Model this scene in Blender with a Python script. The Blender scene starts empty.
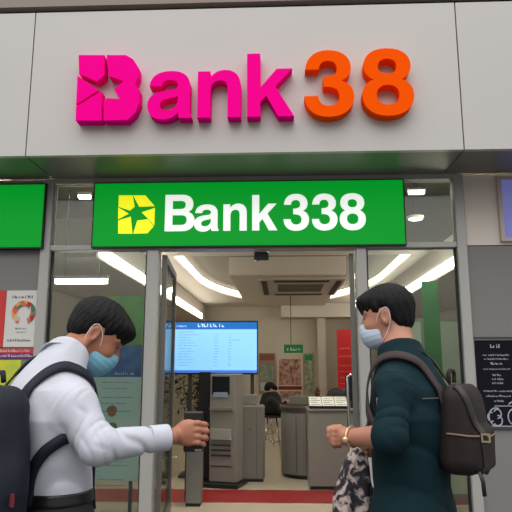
import bpy, math, random
import numpy as np
from mathutils import Vector
from mathutils.geometry import tessellate_polygon
random.seed(4); rng = np.random.default_rng(4)
SC = bpy.context.scene; COL = SC.collection

# ---------------------------------------------------------------- camera, sky, light, exposure
FPX, PITCH, YAW = 600.0, math.radians(10.5), math.radians(2.4)
CAM = np.array([0.0, -5.2, 1.42])
cp, sp, cy, sy = math.cos(PITCH), math.sin(PITCH), math.cos(YAW), math.sin(YAW)
FW = np.array([-sy*cp, cy*cp, sp]); RT = np.array([cy, sy, 0.0]); UP = np.cross(RT, FW)
cam = bpy.data.cameras.new('camera'); camo = bpy.data.objects.new('camera', cam); COL.objects.link(camo)
camo.location = CAM; camo.rotation_euler = (math.pi/2 + PITCH, 0, YAW)
cam.sensor_width = 36; cam.lens = 36*FPX/512; cam.clip_start = .05
SC.camera = camo
SC.view_settings.view_transform = 'Standard'; SC.view_settings.look = 'None'
SC.view_settings.gamma = 1; SC.view_settings.use_curve_mapping = False
SC.view_settings.exposure = 0.0
W = bpy.data.worlds.new('sky'); SC.world = W; W.use_nodes = True
nt = W.node_tree; bg = nt.nodes['Background']
tc = nt.nodes.new('ShaderNodeTexCoord'); sx = nt.nodes.new('ShaderNodeSeparateXYZ'); cr = nt.nodes.new('ShaderNodeValToRGB')
nt.links.new(tc.outputs['Generated'], sx.inputs[0]); nt.links.new(sx.outputs['Z'], cr.inputs[0]); nt.links.new(cr.outputs[0], bg.inputs[0])
cr.color_ramp.elements[0].position = 0.0; cr.color_ramp.elements[0].color = (.12, .12, .12, 1)
cr.color_ramp.elements[1].position = .75; cr.color_ramp.elements[1].color = (1, .985, .97, 1)
e = cr.color_ramp.elements.new(.18); e.color = (.42, .42, .42, 1)
bg.inputs[1].default_value = 1.75
sun = bpy.data.lights.new('sun', 'SUN'); suno = bpy.data.objects.new('sun', sun); COL.objects.link(suno)
sun.energy = 1.3; sun.angle = math.radians(60); sun.color = (1, .98, .95)
suno.rotation_euler = (math.radians(38), 0, math.radians(-8)); suno.location = (0, -8, 9)
COVE, STRIP, BOX = 4.0, 12.0, 1.0

def U(px, py, Y):
    """the point of the plane y = Y seen at a pixel of the 512 x 512 frame"""
    d = FW + RT*((px-256)/FPX) + UP*((256-py)/FPX)
    return CAM + d*((Y-CAM[1])/d[1])
def UZ(px, py, z):
    d = FW + RT*((px-256)/FPX) + UP*((256-py)/FPX)
    return CAM + d*((z-CAM[2])/d[2])

# ---------------------------------------------------------------- materials
def lin(c): return tuple((v/255/12.92 if v/255 <= .04045 else ((v/255+.055)/1.055)**2.4) for v in c)
MATS = {}
def mat(name, rgb, rough=.6, metal=0, emit=0, spec=.5, noise=0, nscale=8, bump=0, bscale=60, stretch=None, rgb2=None, wrinkle=0):
    """rgb in sRGB 0-255; noise mixes towards rgb2 (or darker), bump adds a fine relief"""
    if name in MATS: return MATS[name]
    m = bpy.data.materials.new(name); m.use_nodes = True; n = m.node_tree; b = n.nodes['Principled BSDF']
    c = (*lin(rgb), 1); b.inputs['Base Color'].default_value = c
    b.inputs['Roughness'].default_value = rough; b.inputs['Metallic'].default_value = metal
    b.inputs['Specular IOR Level'].default_value = spec
    if emit:
        b.inputs['Emission Color'].default_value = c; b.inputs['Emission Strength'].default_value = emit
    t = None
    if noise or bump:
        t = n.nodes.new('ShaderNodeTexCoord'); mp = n.nodes.new('ShaderNodeMapping')
        n.links.new(t.outputs['Object'], mp.inputs[0])
        if stretch: mp.inputs['Scale'].default_value = stretch
    if noise:
        nz = n.nodes.new('ShaderNodeTexNoise'); nz.inputs['Scale'].default_value = nscale; nz.inputs['Detail'].default_value = 5
        mx = n.nodes.new('ShaderNodeMix'); mx.data_type = 'RGBA'
        c2 = (*lin(rgb2), 1) if rgb2 else (c[0]*.6, c[1]*.6, c[2]*.6, 1)
        mx.inputs['A'].default_value = c; mx.inputs['B'].default_value = c2
        r = n.nodes.new('ShaderNodeMapRange'); r.inputs['From Min'].default_value = .35; r.inputs['From Max'].default_value = .7; r.inputs['To Max'].default_value = noise
        n.links.new(mp.outputs[0], nz.inputs[0]); n.links.new(nz.outputs[0], r.inputs[0]); n.links.new(r.outputs[0], mx.inputs['Factor'])
        n.links.new(mx.outputs['Result'], b.inputs['Base Color'])
    if bump:
        nz = n.nodes.new('ShaderNodeTexNoise'); nz.inputs['Scale'].default_value = bscale; nz.inputs['Detail'].default_value = 4
        bp = n.nodes.new('ShaderNodeBump'); bp.inputs['Strength'].default_value = bump; bp.inputs['Distance'].default_value = .01
        n.links.new(mp.outputs[0], nz.inputs[0]); n.links.new(nz.outputs[0], bp.inputs['Height']); n.links.new(bp.outputs[0], b.inputs['Normal'])
    if wrinkle:
        tw = n.nodes.new('ShaderNodeTexCoord'); nw = n.nodes.new('ShaderNodeTexNoise'); nw.inputs['Scale'].default_value = 7; nw.inputs['Detail'].default_value = 3; nw.inputs['Distortion'].default_value = 1.4
        nw.noise_type = 'RIDGED_MULTIFRACTAL'; mw = n.nodes.new('ShaderNodeMapping'); mw.inputs['Rotation'].default_value = (.5, .6, .3); mw.inputs['Scale'].default_value = (1, 1, .6)
        bw_ = n.nodes.new('ShaderNodeBump'); bw_.inputs['Strength'].default_value = wrinkle; bw_.inputs['Distance'].default_value = .02
        n.links.new(tw.outputs['Object'], mw.inputs[0]); n.links.new(mw.outputs[0], nw.inputs[0]); n.links.new(nw.outputs[0], bw_.inputs['Height'])
        if bump: n.links.new(bw_.outputs[0], bp.inputs['Normal'])
        else: n.links.new(bw_.outputs[0], b.inputs['Normal'])
    MATS[name] = m; return m
def glass(name, tint, gloss=.9, rough=.0):
    m = bpy.data.materials.new(name); m.use_nodes = True; n = m.node_tree
    for x in list(n.nodes): n.nodes.remove(x)
    out = n.nodes.new('ShaderNodeOutputMaterial'); mx = n.nodes.new('ShaderNodeMixShader')
    tr = n.nodes.new('ShaderNodeBsdfTransparent'); gl = n.nodes.new('ShaderNodeBsdfGlossy')
    fr = n.nodes.new('ShaderNodeFresnel'); mu = n.nodes.new('ShaderNodeMath'); mu.operation = 'MULTIPLY'; mu.inputs[1].default_value = gloss
    fr.inputs[0].default_value = 1.5; tr.inputs[0].default_value = (*tint, 1); gl.inputs['Roughness'].default_value = rough
    n.links.new(fr.outputs[0], mu.inputs[0]); n.links.new(mu.outputs[0], mx.inputs[0])
    n.links.new(tr.outputs[0], mx.inputs[1]); n.links.new(gl.outputs[0], mx.inputs[2]); n.links.new(mx.outputs[0], out.inputs[0])
    return m

# ---------------------------------------------------------------- mesh helpers
class MB:
    def __init__(s): s.v = []; s.f = []
    def add(s, v, f):
        o = len(s.v); s.v += [tuple(map(float, p)) for p in v]; s.f += [tuple(i+o for i in q) for q in f]; return s
    def box(s, x0, x1, y0, y1, z0, z1, rz=0, c=None, ch=0):
        """box, with small chamfers on its vertical and top edges when ch > 0"""
        if ch:
            def ring(i, z):
                return [(x0+i+ch, y0+i, z), (x1-i-ch, y0+i, z), (x1-i, y0+i+ch, z), (x1-i, y1-i-ch, z), (x1-i-ch, y1-i, z), (x0+i+ch, y1-i, z), (x0+i, y1-i-ch, z), (x0+i, y0+i+ch, z)]
            rings = [ring(ch*.7, z0), ring(0, z0+ch*.7), ring(0, z1-ch*.7), ring(ch*.7, z1)]
            v = sum(rings, []); f = []
            for k in range(3):
                for j in range(8): f.append((k*8+j, k*8+(j+1) % 8, k*8+8+(j+1) % 8, k*8+8+j))
            f.append(tuple(range(7, -1, -1))); f.append(tuple(range(24, 32)))
        else:
            v = [(x0, y0, z0), (x1, y0, z0), (x1, y1, z0), (x0, y1, z0), (x0, y0, z1), (x1, y0, z1), (x1, y1, z1), (x0, y1, z1)]
            f = [(3, 2, 1, 0), (4, 5, 6, 7), (0, 1, 5, 4), (1, 2, 6, 5), (2, 3, 7, 6), (3, 0, 4, 7)]
        if rz:
            cx, cy_ = c or ((x0+x1)/2, (y0+y1)/2); a, b = math.cos(rz), math.sin(rz)
            v = [(cx+(x-cx)*a-(y-cy_)*b, cy_+(x-cx)*b+(y-cy_)*a, z) for x, y, z in v]
        return s.add(v, f)
    def tube(s, pts, r, n=8, caps=True):
        P = [np.array(p, float) for p in pts]; R = r if hasattr(r, '__len__') else [r]*len(P)
        v = []; f = []; ref = None
        for i, p in enumerate(P):
            t = P[min(i+1, len(P)-1)] - P[max(i-1, 0)]; t = t/(np.linalg.norm(t)+1e-9)
            if ref is None: ref = np.array([0, 0, 1.]) if abs(t[2]) < .9 else np.array([1., 0, 0])
            a = np.cross(t, ref); a /= np.linalg.norm(a); b = np.cross(a, t); ref = b
            for k in range(n):
                w = 2*math.pi*k/n; v.append(p + R[i]*(math.cos(w)*a + math.sin(w)*b))
        for i in range(len(P)-1):
            for k in range(n): f.append((i*n+k, i*n+(k+1) % n, (i+1)*n+(k+1) % n, (i+1)*n+k))
        if caps: f.append(tuple(range(n-1, -1, -1))); f.append(tuple(range((len(P)-1)*n, len(P)*n)))
        return s.add(v, f)
    def ribbon(s, pts, nrm, w, t):
        """flat band of width w and thickness t along pts, nrm = outward normal at each point"""
        P = [np.array(p, float) for p in pts]; v = []; f = []
        for i, p in enumerate(P):
            d = P[min(i+1, len(P)-1)] - P[max(i-1, 0)]; d /= np.linalg.norm(d)+1e-9
            n = np.array(nrm[i], float); n -= d*n.dot(d); n /= np.linalg.norm(n)+1e-9; b = np.cross(d, n)
            v += [p-b*w/2, p+b*w/2, p+b*w*.46+n*t, p-b*w*.46+n*t]
        for i in range(len(P)-1):
            for k in range(4): f.append((i*4+k, i*4+(k+1) % 4, i*4+4+(k+1) % 4, i*4+4+k))
        f.append((3, 2, 1, 0)); e = (len(P)-1)*4; f.append((e, e+1, e+2, e+3))
        return s.add(v, f)
    def lathe(s, prof, c, n=24):
        v = []; f = []
        for r, z in prof:
            for k in range(n): a = 2*math.pi*k/n; v.append((c[0]+r*math.cos(a), c[1]+r*math.sin(a), c[2]+z))
        for i in range(len(prof)-1):
            for k in range(n): f.append((i*n+k, i*n+(k+1) % n, (i+1)*n+(k+1) % n, (i+1)*n+k))
        f.append(tuple(range(n-1, -1, -1))); f.append(tuple(range((len(prof)-1)*n, len(prof)*n)))
        return s.add(v, f)
    def prism(s, loops, y0, y1, place):
        """closed 2D loops (outer + holes) standing upright, extruded from y0 (front) to y1; place(u, v) -> x, z"""
        flat = [[Vector((u, w, 0)) for u, w in L] for L in loops]
        tris = tessellate_polygon(flat); n = sum(map(len, loops)); v = []; f = []
        pl = [place(u, w) for L in loops for u, w in L]
        v = [(x, y0, z) for x, z in pl] + [(x, y1, z) for x, z in pl]
        for a, b, c in tris: f.append((a, b, c)); f.append((c+n, b+n, a+n))
        o = 0
        for L in loops:
            m = len(L)
            for k in range(m): f.append((o+k, o+(k+1) % m, o+(k+1) % m+n, o+k+n))
            o += m
        return s.add(v, f)
    def build(s, name, m, parent=None, smooth=False, **tags):
        me = bpy.data.meshes.new(name); off = np.array(parent_loc(parent)) if parent else np.zeros(3)
        me.from_pydata([tuple(np.array(p)-off) for p in s.v], [], s.f)
        import bmesh
        bm = bmesh.new(); bm.from_mesh(me); bmesh.ops.recalc_face_normals(bm, faces=bm.faces); bm.to_mesh(me); bm.free()
        return link(name, me, m, parent, smooth, **tags)
def parent_loc(p):
    l = Vector((0, 0, 0))
    while p: l += p.location; p = p.parent
    return l
def link(name, me, m, parent=None, smooth=False, **tags):
    me.materials.append(m); o = bpy.data.objects.new(name, me); COL.objects.link(o)
    if parent: o.parent = parent
    if smooth:
        me.polygons.foreach_set('use_smooth', [True]*len(me.polygons))
    for k, t in tags.items(): o[k] = t
    return o
def thing(name, loc, label, category, group=None):
    o = bpy.data.objects.new(name, None); COL.objects.link(o); o.location = tuple(map(float, loc))
    o['label'] = label; o['category'] = category; o.empty_display_size = .1
    if group: o['group'] = group
    return o
def structure(name, mb, m, parent=None):
    return mb.build(name, m, parent, kind='structure')
def quick(name, mb, m, label, category, group=None, smooth=False):
    o = mb.build(name, m, None, smooth, label=label, category=category)
    if group: o['group'] = group
    return o

# ---------------------------------------------------------------- signed distance modelling
def nrm(v): v = np.array(v, float); return v/np.linalg.norm(v)
def smin(a, b, k):
    h = np.clip(.5+.5*(b-a)/k, 0, 1); return b*(1-h)+a*h-k*h*(1-h)
def smax(a, b, k): return -smin(-a, -b, k)
def caps(p, a, b, ra, rb=None):
    rb = ra if rb is None else rb; a = np.asarray(a, float); b = np.asarray(b, float); d = b-a
    t = np.clip(((p-a)@d)/(d@d+1e-12), 0, 1); return np.linalg.norm(p-a-t[:, None]*d, axis=1)-(ra+(rb-ra)*t)
def ell(p, c, r, ax=None):
    q = p-np.asarray(c, float)
    if ax is not None: q = q@np.asarray(ax).T
    r = np.asarray(r, float); k0 = np.linalg.norm(q/r, axis=1); k1 = np.linalg.norm(q/r**2, axis=1)+1e-9
    return k0*(k0-1)/k1
def rbox(p, c, h, r, ax=None):
    q = p-np.asarray(c, float)
    if ax is not None: q = q@np.asarray(ax).T
    q = np.abs(q)-np.asarray(h, float)+r
    return np.linalg.norm(np.maximum(q, 0), axis=1)+np.minimum(q.max(1), 0)-r
def wob(p, s, seed=0):
    """smooth pseudo-noise about +-1"""
    r = np.random.default_rng(seed); o = 0
    for k in range(5):
        d = r.normal(size=3); d /= np.linalg.norm(d); o = o+np.sin(p@d*s*(1+.45*k)+r.uniform(0, 6.3)+1.2*np.sin(p@r.normal(size=3)*s*.35))/(1+.35*k)
    return o/3
def nets(fn, lo, hi, h):
    """surface nets of fn over the box lo..hi, evaluated only near the surface"""
    B = 6; lo = np.array(lo, float); dims = (np.ceil((np.array(hi)-lo)/h/B).astype(int))*B
    nb = dims//B
    gi = np.stack(np.meshgrid(*[np.arange(n) for n in nb], indexing='ij'), -1).reshape(-1, 3)
    cd = fn(lo+(gi*B+(B-1)/2)*h); near = np.abs(cd) < h*B*1.25
    D = np.repeat(np.repeat(np.repeat(cd.reshape(nb), B, 0), B, 1), B, 2)
    sub = np.stack(np.meshgrid(*[np.arange(B)]*3, indexing='ij'), -1).reshape(-1, 3)
    idx = (gi[near][:, None]*B+sub[None]).reshape(-1, 3)
    vals = np.empty(len(idx))
    for s in range(0, len(idx), 200000): vals[s:s+200000] = fn(lo+idx[s:s+200000]*h)
    D[idx[:, 0], idx[:, 1], idx[:, 2]] = vals
    D[0] = D[-1] = 1; D[:, 0] = D[:, -1] = 1; D[:, :, 0] = D[:, :, -1] = 1
    S = D < 0
    cs = [(i, j, k) for i in (0, 1) for j in (0, 1) for k in (0, 1)]
    n = dims-1
    cnt = sum(S[i:i+n[0], j:j+n[1], k:k+n[2]].astype(np.int8) for i, j, k in cs)
    cells = np.argwhere((cnt > 0) & (cnt < 8)); vid = -np.ones(n, int); vid[tuple(cells.T)] = np.arange(len(cells))
    acc = np.zeros((len(cells), 3)); c = np.zeros(len(cells))
    for a in cs:
        for ax in range(3):
            if a[ax]: continue
            b = list(a); b[ax] = 1
            da = D[tuple((cells+a).T)]; db = D[tuple((cells+b).T)]; x = (da < 0) != (db < 0)
            t = np.where(x, da/np.where(x, da-db, 1), 0)
            pt = np.tile(np.array(a, float), (len(cells), 1)); pt[:, ax] += t
            acc += pt*x[:, None]; c += x
    verts = lo+(cells+acc/c[:, None])*h
    faces = []
    for ax in range(3):
        u, w = [(1, 2), (2, 0), (0, 1)][ax]
        s0 = S.take(range(0, dims[ax]-1), ax); s1 = S.take(range(1, dims[ax]), ax)
        for flag, rev in ((s0 & ~s1, False), (~s0 & s1, True)):
            e = np.argwhere(flag); e = e[(e[:, u] > 0) & (e[:, w] > 0) & (e[:, u] < n[u]) & (e[:, w] < n[w])]
            q = []
            for du, dw in ((1, 1), (0, 1), (0, 0), (1, 0)):
                k = e.copy(); k[:, u] -= du; k[:, w] -= dw; q.append(vid[tuple(k.T)])
            q = np.stack(q, 1)
            faces.append(q[:, ::-1] if rev else q)
    return verts, np.concatenate(faces)
def sdf_obj(name, fn, lo, hi, h, m, parent=None, **tags):
    v, f = nets(fn, lo, hi, h)
    off = np.array(parent_loc(parent)) if parent else np.zeros(3)
    me = bpy.data.meshes.new(name); v = v-off
    me.vertices.add(len(v)); me.vertices.foreach_set('co', v.astype(np.float32).ravel())
    me.loops.add(len(f)*4); me.polygons.add(len(f))
    me.loops.foreach_set('vertex_index', f.astype(np.int32).ravel())
    me.polygons.foreach_set('loop_start', np.arange(0, len(f)*4, 4, dtype=np.int32))
    me.update(calc_edges=True); me.validate()
    return link(name, me, m, parent, True, **tags)
def settle(fn, pts, off):
    """move points on to the surface fn = off, return them with the outward normals"""
    p = np.array(pts, float); e = 1e-3
    for _ in range(12):
        g = np.stack([(fn(p+d)-fn(p-d))/(2*e) for d in np.eye(3)*e], 1); g /= np.linalg.norm(g, axis=1)[:, None]+1e-9
        p = p-g*(fn(p)-off)[:, None]*.8
    return p, g
def spline(pts, n):
    P = np.array(pts, float); Q = np.vstack([2*P[0]-P[1], P, 2*P[-1]-P[-2]]); out = []
    for i in range(1, len(Q)-2):
        for t in np.linspace(0, 1, n, endpoint=False):
            a, b, c, d = Q[i-1:i+3]; out.append(.5*(2*b+(c-a)*t+(2*a-5*b+4*c-d)*t*t+(3*b-a-3*c+d)*t**3))
    out.append(P[-1]); return out

# ---------------------------------------------------------------- lettering outlines (units of 1/1000)
GLYPH = {
 'B': ['M75 0L75 720L410 720C560 720 635 640 635 535C635 460 600 405 535 380C615 355 665 295 665 205C665 85 575 0 425 0',
       'M225 600L225 435L390 435C450 435 485 465 485 518C485 572 450 600 390 600', 'M225 315L225 120L405 120C470 120 510 155 510 217C510 280 470 315 405 315'],
 'a': ['M555 0L410 0C402 18 398 38 396 62C355 12 300 -14 228 -14C115 -14 40 50 40 150C40 250 105 300 220 318L330 334C372 340 392 354 392 386C392 424 358 446 300 446C240 446 208 424 202 376L60 376C68 490 155 554 305 554C452 554 532 490 532 380L532 110C532 65 540 40 555 20',
       'M392 258C372 246 345 240 310 234C225 220 186 200 186 155C186 115 215 93 262 93C340 93 392 145 392 220'],
 'n': ['M65 0L65 540L205 540L205 465C240 520 300 554 370 554C480 554 545 485 545 365L545 0L400 0L400 330C400 395 370 430 315 430C250 430 210 385 210 315L210 0'],
 'k': ['M65 0L65 720L210 720L210 330L390 540L560 540L375 340L575 0L405 0L275 235L210 165L210 0'],
 '3': ['M40 500C48 630 135 712 275 712C415 712 505 635 505 520C505 450 468 398 405 375C485 352 530 290 530 205C530 72 425 -14 278 -14C125 -14 35 68 28 212L168 212C172 145 212 105 278 105C342 105 384 146 384 208C384 280 335 312 222 310L222 420C325 418 362 450 362 505C362 560 328 594 275 594C215 594 182 560 178 500'],
 '8': ['M278 712C425 712 512 640 512 525C512 455 478 402 415 375C492 348 532 288 532 205C532 70 430 -14 278 -14C126 -14 24 70 24 205C24 288 64 348 141 375C78 402 44 455 44 525C44 640 131 712 278 712',
       'M278 597C336 597 370 567 370 515C370 463 336 433 278 433C220 433 186 463 186 515C186 567 220 597 278 597', 'M278 315C346 315 390 277 390 210C390 143 346 105 278 105C210 105 166 143 166 210C166 277 210 315 278 315']}
def glyph(ch, n=7):
    import re
    out = []
    for d in GLYPH[ch]:
        L = []
        for c, a in re.findall(r'([MLC])([^MLC]*)', d):
            v = list(map(float, a.split()))
            if c in 'ML': L.append((v[0], v[1]))
            else:
                p0 = L[-1]
                for i in range(1, n+1):
                    t = i/n; k = ((1-t)**3, 3*t*(1-t)**2, 3*t*t*(1-t), t**3)
                    L.append(tuple(k[0]*p0[j]+k[1]*v[j]+k[2]*v[2+j]+k[3]*v[4+j] for j in (0, 1)))
        if abs(L[0][0]-L[-1][0])+abs(L[0][1]-L[-1][1]) < 1e-6: L.pop()
        out.append(L)
    return out

# ---------------------------------------------------------------- palette
alu = mat('brushed aluminium', (172, 170, 166), .45, .25, noise=.25, nscale=3, stretch=(1, 1, .1))
alu_dark = mat('dark gasket', (22, 22, 22), .6)
clad = mat('light metal cladding', (190, 187, 184), .38, .0, noise=.06, nscale=1.2)
soff = mat('soffit metal', (128, 125, 119), .42, .3)
gpanel = mat('grey wall panel', (121, 120, 118), .6, noise=.08, nscale=2)
cpanel = mat('cream wall panel', (222, 212, 200), .5, noise=.05, nscale=2)
pave = mat('pavement', (84, 82, 80), .8, noise=.3, nscale=3, bump=.2)
tile = mat('beige floor tile', (196, 184, 164), .2, noise=.08, nscale=2)
redt = mat('red floor tile', (150, 38, 40), .3)
ceilm = mat('ceiling paint', (205, 198, 188), .8)
wallm = mat('interior cream paint', (208, 202, 188), .8, noise=.06)
black = mat('black plastic', (16, 16, 17), .4)
white = mat('white plastic', (225, 225, 222), .4)
steel = mat('grey machine paint', (128, 126, 121), .4, .0, noise=.1, nscale=3)
steel2 = mat('mid grey laminate', (116, 114, 109), .4, 0)
steel_d = mat('dark grey metal', (62, 61, 58), .4, .3)
chrome = mat('chrome', (190, 190, 188), .2, 1)
ink = mat('black ink', (30, 28, 30), .6)
clear = glass('clear glass', (.84, .88, .86), 1.7)
clear2 = glass('clear door glass', (.9, .93, .92), .7)

# ================================================================ STRUCTURE
FY = -.66                                  # front of the fascia
FZ0, FZ1 = 3.10, 4.37
xs = [-5.0, U(29.5, 100, FY)[0], U(461, 100, FY)[0], 5.0]
structure('pavement', MB().box(-9, 9, -12, -.02, -.12, 0), pave)
structure('floor', MB().box(-4.2, 4.2, .0, 9.6, -.12, 0), tile)
structure('trim_1', MB().box(-4.1, 4.1, 1.55, 2.22, 0, .004), redt)
for a, b in zip(xs[:-1], xs[1:]):
    g = .005
    structure('wall_front', MB().box(a+g, b-g, FY, FY+.05, FZ0, FZ1), clad)
    structure('soffit_front', MB().box(a+g, b-g, FY+.05, -.06, FZ0, FZ0+.03), soff)
structure('fascia_backing', MB().box(-5, 5, FY+.06, -.08, FZ0+.04, FZ1+.05), alu_dark)
structure('canopy_slab', MB().box(-5, 5, FY-.012, .3, FZ1+.05, FZ1+.42), mat('canopy paint', (140, 130, 122), .7))
mx = {}
def post(name, pl, pr, z0, z1, y0=-.06, y1=.06, py=265):
    x0, x1 = U(pl, py, 0)[0], U(pr, py, 0)[0]; mx[name] = (x0, x1)
    structure(name, MB().box(x0, x1, y0, y1, z0, z1, ch=.006), alu); return x0, x1
ZT0, ZT1, ZH = U(250, 250, 0)[2], U(250, 244.5, 0)[2], U(250, 183, 0)[2]
post('trim_2', 41.5, 51.5, 0, FZ0-.002)          # left mullion
post('trim_3', 456.5, 466.5, 0, FZ0-.002)        # right mullion
post('trim_4', 148, 160, 0, ZT0-.002)            # left door jamb
post('trim_5', 355.5, 366, 0, ZT0-.002)          # right door jamb
XL, XR = mx['trim_2'][1], mx['trim_3'][0]
structure('trim_6', MB().box(XL, XR, -.055, .055, ZT0, ZT1, ch=.006), alu)          # transom bar
structure('trim_7', MB().box(XL, XR, -.055, .055, ZH, FZ0+.06), alu)      # head frame
g = MB()
for x in (XL+.004, mx['trim_4'][0]-.016, mx['trim_5'][1]+.004, XR-.016):
    g.box(x, x+.012, -.02, .02, .1, ZT0-.004)
structure('trim_8', g, alu_dark)
structure('trim_9', MB().box(XL, mx['trim_4'][0], -.05, .05, 0, .1), alu)
structure('trim_10', MB().box(mx['trim_5'][1], XR, -.05, .05, 0, .1), alu)
structure('window_1', MB().box(XL+.012, mx['trim_4'][0]-.012, -.006, .006, .1, ZT0), clear)
structure('window_2', MB().box(mx['trim_5'][1]+.012, XR-.012, -.006, .006, .1, ZT0), clear)
structure('window_3', MB().box(XL+.004, U(93, 215, 0)[0], .0, .012, ZT1, ZH), clear)
structure('window_4', MB().box(U(404, 215, 0)[0], XR-.004, .0, .012, ZT1, ZH), clear)
# walls beside the shop front
ZM = U(485, 246, 0)[2]
xr = mx['trim_3'][1]; xl = mx['trim_2'][0]
structure('wall_right', MB().box(xr+.004, 5, -.02, .1, ZM+.004, FZ0-.002), cpanel)
structure('wall_right', MB().box(xr+.004, 5, -.02, .1, 0, ZM-.004), gpanel)
structure('wall_right', MB().box(xr+.004, 5, -.005, .1, ZM-.004, ZM+.004), alu_dark)
structure('wall_left', MB().box(-5, xl-.004, -.02, .1, 0, FZ0-.002), gpanel)
# interior shell
structure('wall_back', MB().box(-4.2, 4.2, 9.6, 9.7, 0, 3.9), wallm)
structure('wall_side_left', MB().box(-3.3, -3.2, .1, 9.59, 0, 3.61), wallm)
structure('wall_side_right', MB().box(3.2, 3.3, .1, 9.59, 0, 3.61), wallm)
CXO, CYO, CA, CB = .15, 5.0, 1.62, 3.65
def oval(n=40):
    L = [(CXO+CA*math.cos(t), CYO+CB*math.sin(t)) for t in np.linspace(0, math.pi, n)]
    return L + [(CXO-CA, 2.75), (CXO+CA, 2.75)]
def flat_with_hole(outer, hole, z0, z1):
    m = MB(); m.prism([outer, hole], 0, 1, lambda u, w: (u, w))
    m.v = [(x, z, z0 if y == 0 else z1) for x, y, z in m.v]; return m
ZC = 2.9
structure('ceiling', flat_with_hole([(-4.2, 2.45), (4.2, 2.45), (4.2, 9.6), (-4.2, 9.6)], oval(), ZC, ZC+.16), ceilm)
structure('ceiling', MB().box(-4.2, 4.2, 2.45, 9.6, ZC+.17, ZC+.25), mat('recess shade', (134, 129, 120), .85))  # recess shade put into the colour, darker than the ceiling around it
bay_shade = mat('front bay shade', (78, 78, 75), .85)  # shade put into the bay ceiling colour to keep the transom panes dim
structure('ceiling', MB().box(-4.2, 4.2, .1, 2.45, 3.62, 3.7), bay_shade)
structure('ceiling', MB().box(-4.2, 4.2, 2.4, 2.449, ZC, 3.62), bay_shade)
structure('ceiling_bulkhead', MB().box(-3.19, -1.84, .6, 9.5, 2.5, ZC-.002), ceilm)
structure('ceiling_bulkhead', MB().box(1.94, 3.19, .6, 9.5, 2.5, ZC-.002), ceilm)
bx0 = U(281, 316, 8.9)[0]
structure('ceiling_bulkhead', MB().box(bx0, 1.93, 8.9, 9.59, U(300, 317, 8.9)[2], ZC-.002), ceilm)
structure('column_back', MB().box(U(318, 350, 9.2)[0], U(326, 350, 9.2)[0], 9.2, 9.59, 0, ZC-.002), wallm)
d0, d1 = U(229, 268, 3.75)[0], U(346, 268, 3.75)[0]
structure('ceiling_drop', MB().box(d0, d1, 3.75, 8.3, 2.79, ZC+.168), mat('drop panel paint', (196, 188, 176), .8))

# ---------------------------------------------------------------- doors
def door(name, hinge, angle, width, top, side, knob):
    r = bpy.data.objects.new(name, None); COL.objects.link(r); r.location = (*hinge, 0); r['kind'] = 'structure'
    def B(u0, u1, z0, z1, t): return MB().box(hinge[0]+u0, hinge[0]+u1, hinge[1]-t, hinge[1]+t, z0, z1, rz=angle, c=hinge)
    f = MB()
    for u0, u1, z0, z1 in ((0, .05, .02, top), (width-.05, width, .02, top), (.05, width-.05, top-.06, top), (.05, width-.05, .02, .12)):
        b = B(u0, u1, z0, z1, .022); f.add(b.v, b.f)
    f.build('door_frame', knob[1], r)
    gk = B(.05, width-.05, .12, top-.06, .005); gk.build('glass_pane', clear2, r)
    return r
jl = mx['trim_4'][1]; jr = mx['trim_5'][0]
a1 = math.radians(95.5)
dr = door('door_1', (jl+.03, .05), a1, 1.12, ZT0-.03, 1, (0, mat('bronze door frame', (112, 110, 106), .4, .5)))
def du(u, n, z): return (jl+.03+u*math.cos(a1)+n*math.sin(a1), .05+u*math.sin(a1)-n*math.cos(a1), z)
hz = U(176, 455, 1.1)[2]
MB().tube([du(1.0, .02, hz-.02), du(1.0, .075, hz-.02), du(1.0, .075, hz), du(.86, .075, hz)], .011).build('door_handle', chrome, dr, True)
a2 = math.radians(80)
dr2 = door('door_2', (jr-.03, .05), a2, 1.12, ZT0-.03, -1, (0, MATS['bronze door frame']))
def dv(u, n, z): return (jr-.03+u*math.cos(a2)-n*math.sin(a2), .05+u*math.sin(a2)+n*math.cos(a2), z)
za, zb = U(345, 375, .9)[2], .62
MB().tube([dv(.98, .02, za), dv(.98, .10, za), dv(.98, .125, za-.02), dv(.98, .125, zb+.02), dv(.98, .10, zb), dv(.98, .02, zb)], .016, 10).build('door_handle', chrome, dr2, True)
q = U(261, 255.5, -.02)
o = thing('door_sensor', (q[0], .09, ZT0-.065), 'small black sensor box under the transom bar above the open doorway', 'sensor')
MB().box(q[0]-.065, q[0]+.065, .065, .12, ZT0-.075, ZT0-.002, ch=.008).build('housing', black, o)
MB().lathe([(.014, 0), (.018, .004), (.018, .012)], (q[0]-.04, .085, ZT0-.088), 12).build('lens', chrome, o, True)

# ================================================================ RAISED LETTERS ON THE FASCIA
mag = mat('magenta acrylic', (255, 0, 150), .6, spec=.02); org = mat('orange acrylic', (255, 88, 0), .6, spec=.02)
LY0, LY1 = FY-.105, FY-.002
def lx(px): return U(px, 95, LY0)[0]
zb0 = U(250, 116.8, LY0)[2]
for ch, px0, sc, kz, m, lab in (('a', 144, .0874, .092, mag, 'raised magenta letter a beside the star emblem'), ('n', 191.6, .0906, .092, mag, 'raised magenta letter n between a and k'),
                            ('k', 241, .092, .0945, mag, 'raised magenta letter k, last of the magenta letters'), ('3', 301.5, .0985, .0985, org, 'raised orange numeral 3 beside the magenta k'),
                            ('8', 360, .1, .0995, org, 'raised orange numeral 8 at the end of the fascia lettering')):
    x0 = lx(px0); k = sc*4.44/600*1.07; kz = kz*4.44/600*1.07
    quick('raised_letter', MB().prism(glyph(ch), LY0, LY1, lambda u, w: (x0+u*k, zb0+w*kz)), m, lab, 'sign letter', 'raised letters on the fascia')
def place_px(y, rows):
    """pixel outline on the plane y"""
    return [(U(px, py, y)[0], U(px, py, y)[2]) for px, py in rows]
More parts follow.
